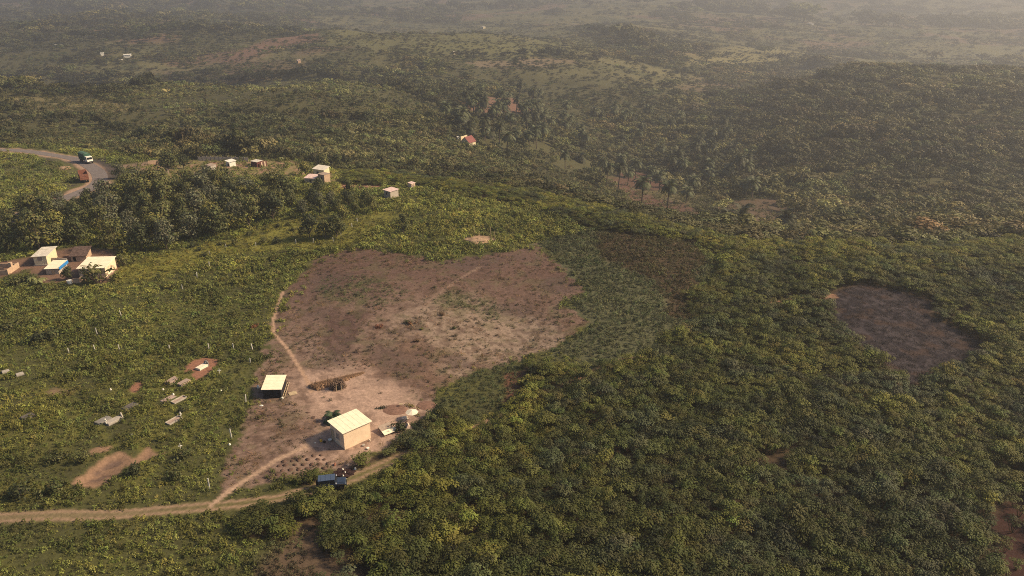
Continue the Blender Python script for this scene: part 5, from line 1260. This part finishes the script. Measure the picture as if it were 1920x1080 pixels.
sc = sc * np.where(lawn > 0, .7, 1)
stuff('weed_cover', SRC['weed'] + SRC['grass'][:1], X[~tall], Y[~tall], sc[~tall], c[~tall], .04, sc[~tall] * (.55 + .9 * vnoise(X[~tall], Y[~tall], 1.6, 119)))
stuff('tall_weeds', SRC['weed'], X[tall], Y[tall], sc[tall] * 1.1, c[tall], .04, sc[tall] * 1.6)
print('weeds', len(X))

# sparse tufts on the clearing, denser where old crops stand
x, y = jgrid(-75, 40, 70, 215, .62)
cl = sdist(P['clearing'], x, y)
yd = sdist(P['yard'], x, y); ds = sdist(P['darksoil'], x, y)
gn = np.maximum(sdist(P['greenpatch'], x, y), sdist(P['greenpatch2'], x, y)) + wob(x, y, 4, 121) * 3
pr = .14 + .36 * np.clip((fbm(x, y, 7, 123, 3) - .42) * 5, 0, 1) + np.where(gn > 0, .5, 0)
pr = np.where(yd > 0, .015, pr); pr = np.where(ds > 0, .16, pr)
k = (cl > .2) & keepout(x, y) & (RS.rand(len(x)) < pr) & (-sdist(FOOT, x, y, False) > .5) & (-sdist(BRANCH, x, y, False) > .8) & (sdist(P['lowgreen'], x, y) < 0)
x, y = x[k], y[k]; gn = gn[k]; u = RS.rand(len(x))
c = np.where((gn > 0)[:, None], pick(u, (.065, .078, .036), (.09, .10, .045), (.12, .125, .05)), pick(u, (.075, .058, .034), (.105, .092, .042), (.22, .155, .085)))
sc = np.clip(RS.normal(.62, .2, len(x)), .25, 1.2)
dry = (u > .62) & (gn < 0)
stuff('clearing_tufts', SRC['low'] + SRC['weed'][:1], x[~dry], y[~dry], sc[~dry], tintv(c[~dry]), .02)
stuff('dry_stubble', SRC['dry'], x[dry], y[dry], sc[dry] * 1.1, tintv(c[dry] * np.array([1.1, .95, .85])), .02)
# burnt stalks
x, y = jgrid(40, 150, 80, 190, .8); k = (sdist(P['burnt'], x, y) > 0) & (RS.rand(len(x)) < .5); x, y = x[k], y[k]
u = RS.rand(len(x)); c = pick(u, (.016, .013, .013), (.034, .027, .027), (.085, .066, .060)); sc = RS.uniform(.5, 1.2, len(x))
stuff('burnt_stalks', SRC['dry'], x, y, sc, c, .02)

# the woods beyond the ridge
XS, YS, SS = [], [], []
for (ra, rb, sp) in ((215, 420, 2.9), (420, 700, 4.0), (700, 1150, 6.5), (1150, 2200, 12.5), (2200, 4600, 26)):
    x, y = jgrid(-rb * .68, rb * .68, ra * .7, rb, sp); r_ = np.hypot(x, y); k = (r_ >= ra) & (r_ < rb); x, y = x[k], y[k]; XS.append(x); YS.append(y); SS.append(np.full(len(x), sp / 2.9))
x = np.concatenate(XS); y = np.concatenate(YS); ss = np.concatenate(SS)
k = ~near_mask(x, y); x, y, ss = x[k], y[k], ss[k]; r_ = np.hypot(x, y)
fld = np.zeros(len(x))
for kk in FIELDS: fld = np.maximum(fld, np.clip(sdist(P[kk], x, y) + (wob(x, y, 70, 71) * 45 if kk in ('f_grass1', 'f_grass2', 'f_right') else wob(x, y, 14, 71) * 9), 0, 1))
op = open_far(x, y)
op2 = np.clip((fbm(x, y, 55, 131, 3) - .60) * 12, 0, 1) * np.clip((r_ - 250) / 100, 0, 1) * .6
lane = np.abs(fbm(x, y, 120, 133, 3) - .5) < .010
hl = np.full(len(x), -99.0)
for L_ in ([(-60, 160), (120, 158), (255, 151)], [(262, 168), (350, 158), (480, 153), (690, 158), (765, 178), (855, 217)], [(850, 107), (1000, 103), (1120, 113)], [(-60, 232), (160, 228), (215, 244), (330, 268), (450, 288), (640, 306)], [(1100, 60), (1180, 85), (1240, 105)], [(560, 300), (650, 318), (760, 322)]):
    hl = np.maximum(hl, sdist(wpoly(L_), x, y, False))
hedge = hl > -4.5
emb = (np.hypot(x, y) < 330) & (x < -95) & (fbm(x, y, 12, 137) > .47)
pr = (1 - fld) * (1 - .88 * op) * (1 - op2) * np.where(lane, .2, 1) * np.where(sdist(P['f_mix'], x, y) > 0, .35, 1)
pr = np.where(emb, .25, pr); pr = np.maximum(pr, .035)
vall = sdist(wpoly([(1000, 300), (1140, 300), (1330, 330), (1500, 390), (1500, 440), (1330, 430), (1150, 385), (980, 340)]), x, y)
pr = np.where(vall > 0, pr * .28, pr)
big_ = (fld > .5) & (RS.rand(len(x)) < .5)
k = (RS.rand(len(x)) < np.where(hedge, 1, pr)) & keepout(x, y) & (fbm(x, y, 11, 139, 2) > .27)
x, y, ss, r_, hedge = x[k], y[k], ss[k], r_[k], hedge[k]
t_ = fbm(x, y, 60, 141, 3) * .6 + vnoise(x, y, 9, 143) * .4
right = np.clip((np.arctan2(x, y) - .05) / .25, 0, 1)
c = pick(t_ * 1.7 - .38, (.052, .056, .024), (.112, .112, .044), (.185, .172, .066))
c = c * (1 - right[:, None]) + pick(t_ * 1.7 - .38, (.054, .052, .022), (.124, .114, .044), (.225, .195, .076)) * right[:, None]
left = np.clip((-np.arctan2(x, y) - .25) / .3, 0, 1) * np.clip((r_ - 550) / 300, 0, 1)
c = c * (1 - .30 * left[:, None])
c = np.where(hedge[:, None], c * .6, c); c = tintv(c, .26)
pa, pb_, pe = plots(x, y); side_ = 1 - .55 * right
c = c * (1 + side_ * (.75 * (pa - .5)))[:, None]; c = c * (1 + np.array([.10, .0, -.10]) * ((pb_ - .5) * side_)[:, None])
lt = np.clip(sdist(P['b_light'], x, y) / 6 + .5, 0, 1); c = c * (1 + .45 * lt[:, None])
rightk = .78 + .42 * right
sc = np.clip(RS.lognormal(0, .28, len(x)), .5, 1.9) * (.62 + .62 * fbm(x, y, 22, 145, 2)) * ss ** .95 * (1 - .35 * lt) * rightk * (1 + side_ * .75 * (pb_ - .55)) * np.where((pe < 5) & (pb_ > .4), 1.25, 1) * (1 - .35 * open_far(x, y)) * np.where(hedge, 1.25, 1)
hz_ = sc * np.where(ss > 2, .55, .8) * np.where(x < -40, 1.15, np.clip(.6 + (r_ - 230) / 300, .6, 1)) * np.where(hedge, 1.4, 1)
n_near = r_ < 700
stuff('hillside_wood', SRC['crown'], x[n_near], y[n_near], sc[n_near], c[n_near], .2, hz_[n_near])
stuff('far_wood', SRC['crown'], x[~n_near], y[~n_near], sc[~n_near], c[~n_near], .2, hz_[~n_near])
print('woods', len(x))
x, y = jgrid(-900, 900, 600, 1900, 7.0); r_ = np.hypot(x, y); of = open_far(x, y)
gr = np.maximum(np.maximum(sdist(P['f_grass1'], x, y), sdist(P['f_grass2'], x, y)), sdist(P['f_right'], x, y)) + wob(x, y, 40, 72) * 30 > 0
k = ((of > .3) | gr) & (r_ > 700) & (RS.rand(len(x)) < .22 + .7 * (fbm(x, y, 45, 52, 4) > .50)); x, y = x[k], y[k]
c = tintv(pick(fbm(x, y, 50, 161, 3) * 1.6 - .3, (.050, .052, .024), (.082, .080, .036), (.12, .11, .048)), .25)
sc = np.clip(RS.lognormal(-.25, .45, len(x)), .25, 2.4); stuff('far_scrub', SRC['crown'], x, y, sc, c, .3, sc * .45)
# grass and scrub under and between the valley trees
x, y = jgrid(-330, 240, 180, 560, 1.9); r_ = np.hypot(x, y); k = ~near_mask(x, y) & ((r_ < 430) & (RS.rand(len(x)) < .75) | (sdist(P['f_grass3'], x, y) > -8) & (RS.rand(len(x)) < .45)); x, y = x[k], y[k]
f2 = np.zeros(len(x))
for kk in ('f_red', 'f_valley', 'f_brown'): f2 = np.maximum(f2, np.clip(sdist(P[kk], x, y) + wob(x, y, 8, 71) * 4, 0, 1))
k = (RS.rand(len(x)) > f2 * .72) & keepout(x, y) & (-sdist(ROADL, x, y, False) > 8); x, y = x[k], y[k]
c = tintv(pick(fbm(x, y, 20, 151, 3) * 1.6 - .3, (.055, .055, .024), (.095, .092, .036), (.15, .135, .05)))
sc = np.clip(RS.normal(2.0, .5, len(x)), .8, 3.4); stuff('valley_scrub', SRC['weed'], x, y, sc, c, .05, sc * .9)
for o in COL.objects:
    if o.parent is None and o.get('category') and not o.get('kind'): o['kind'] = 'thing'
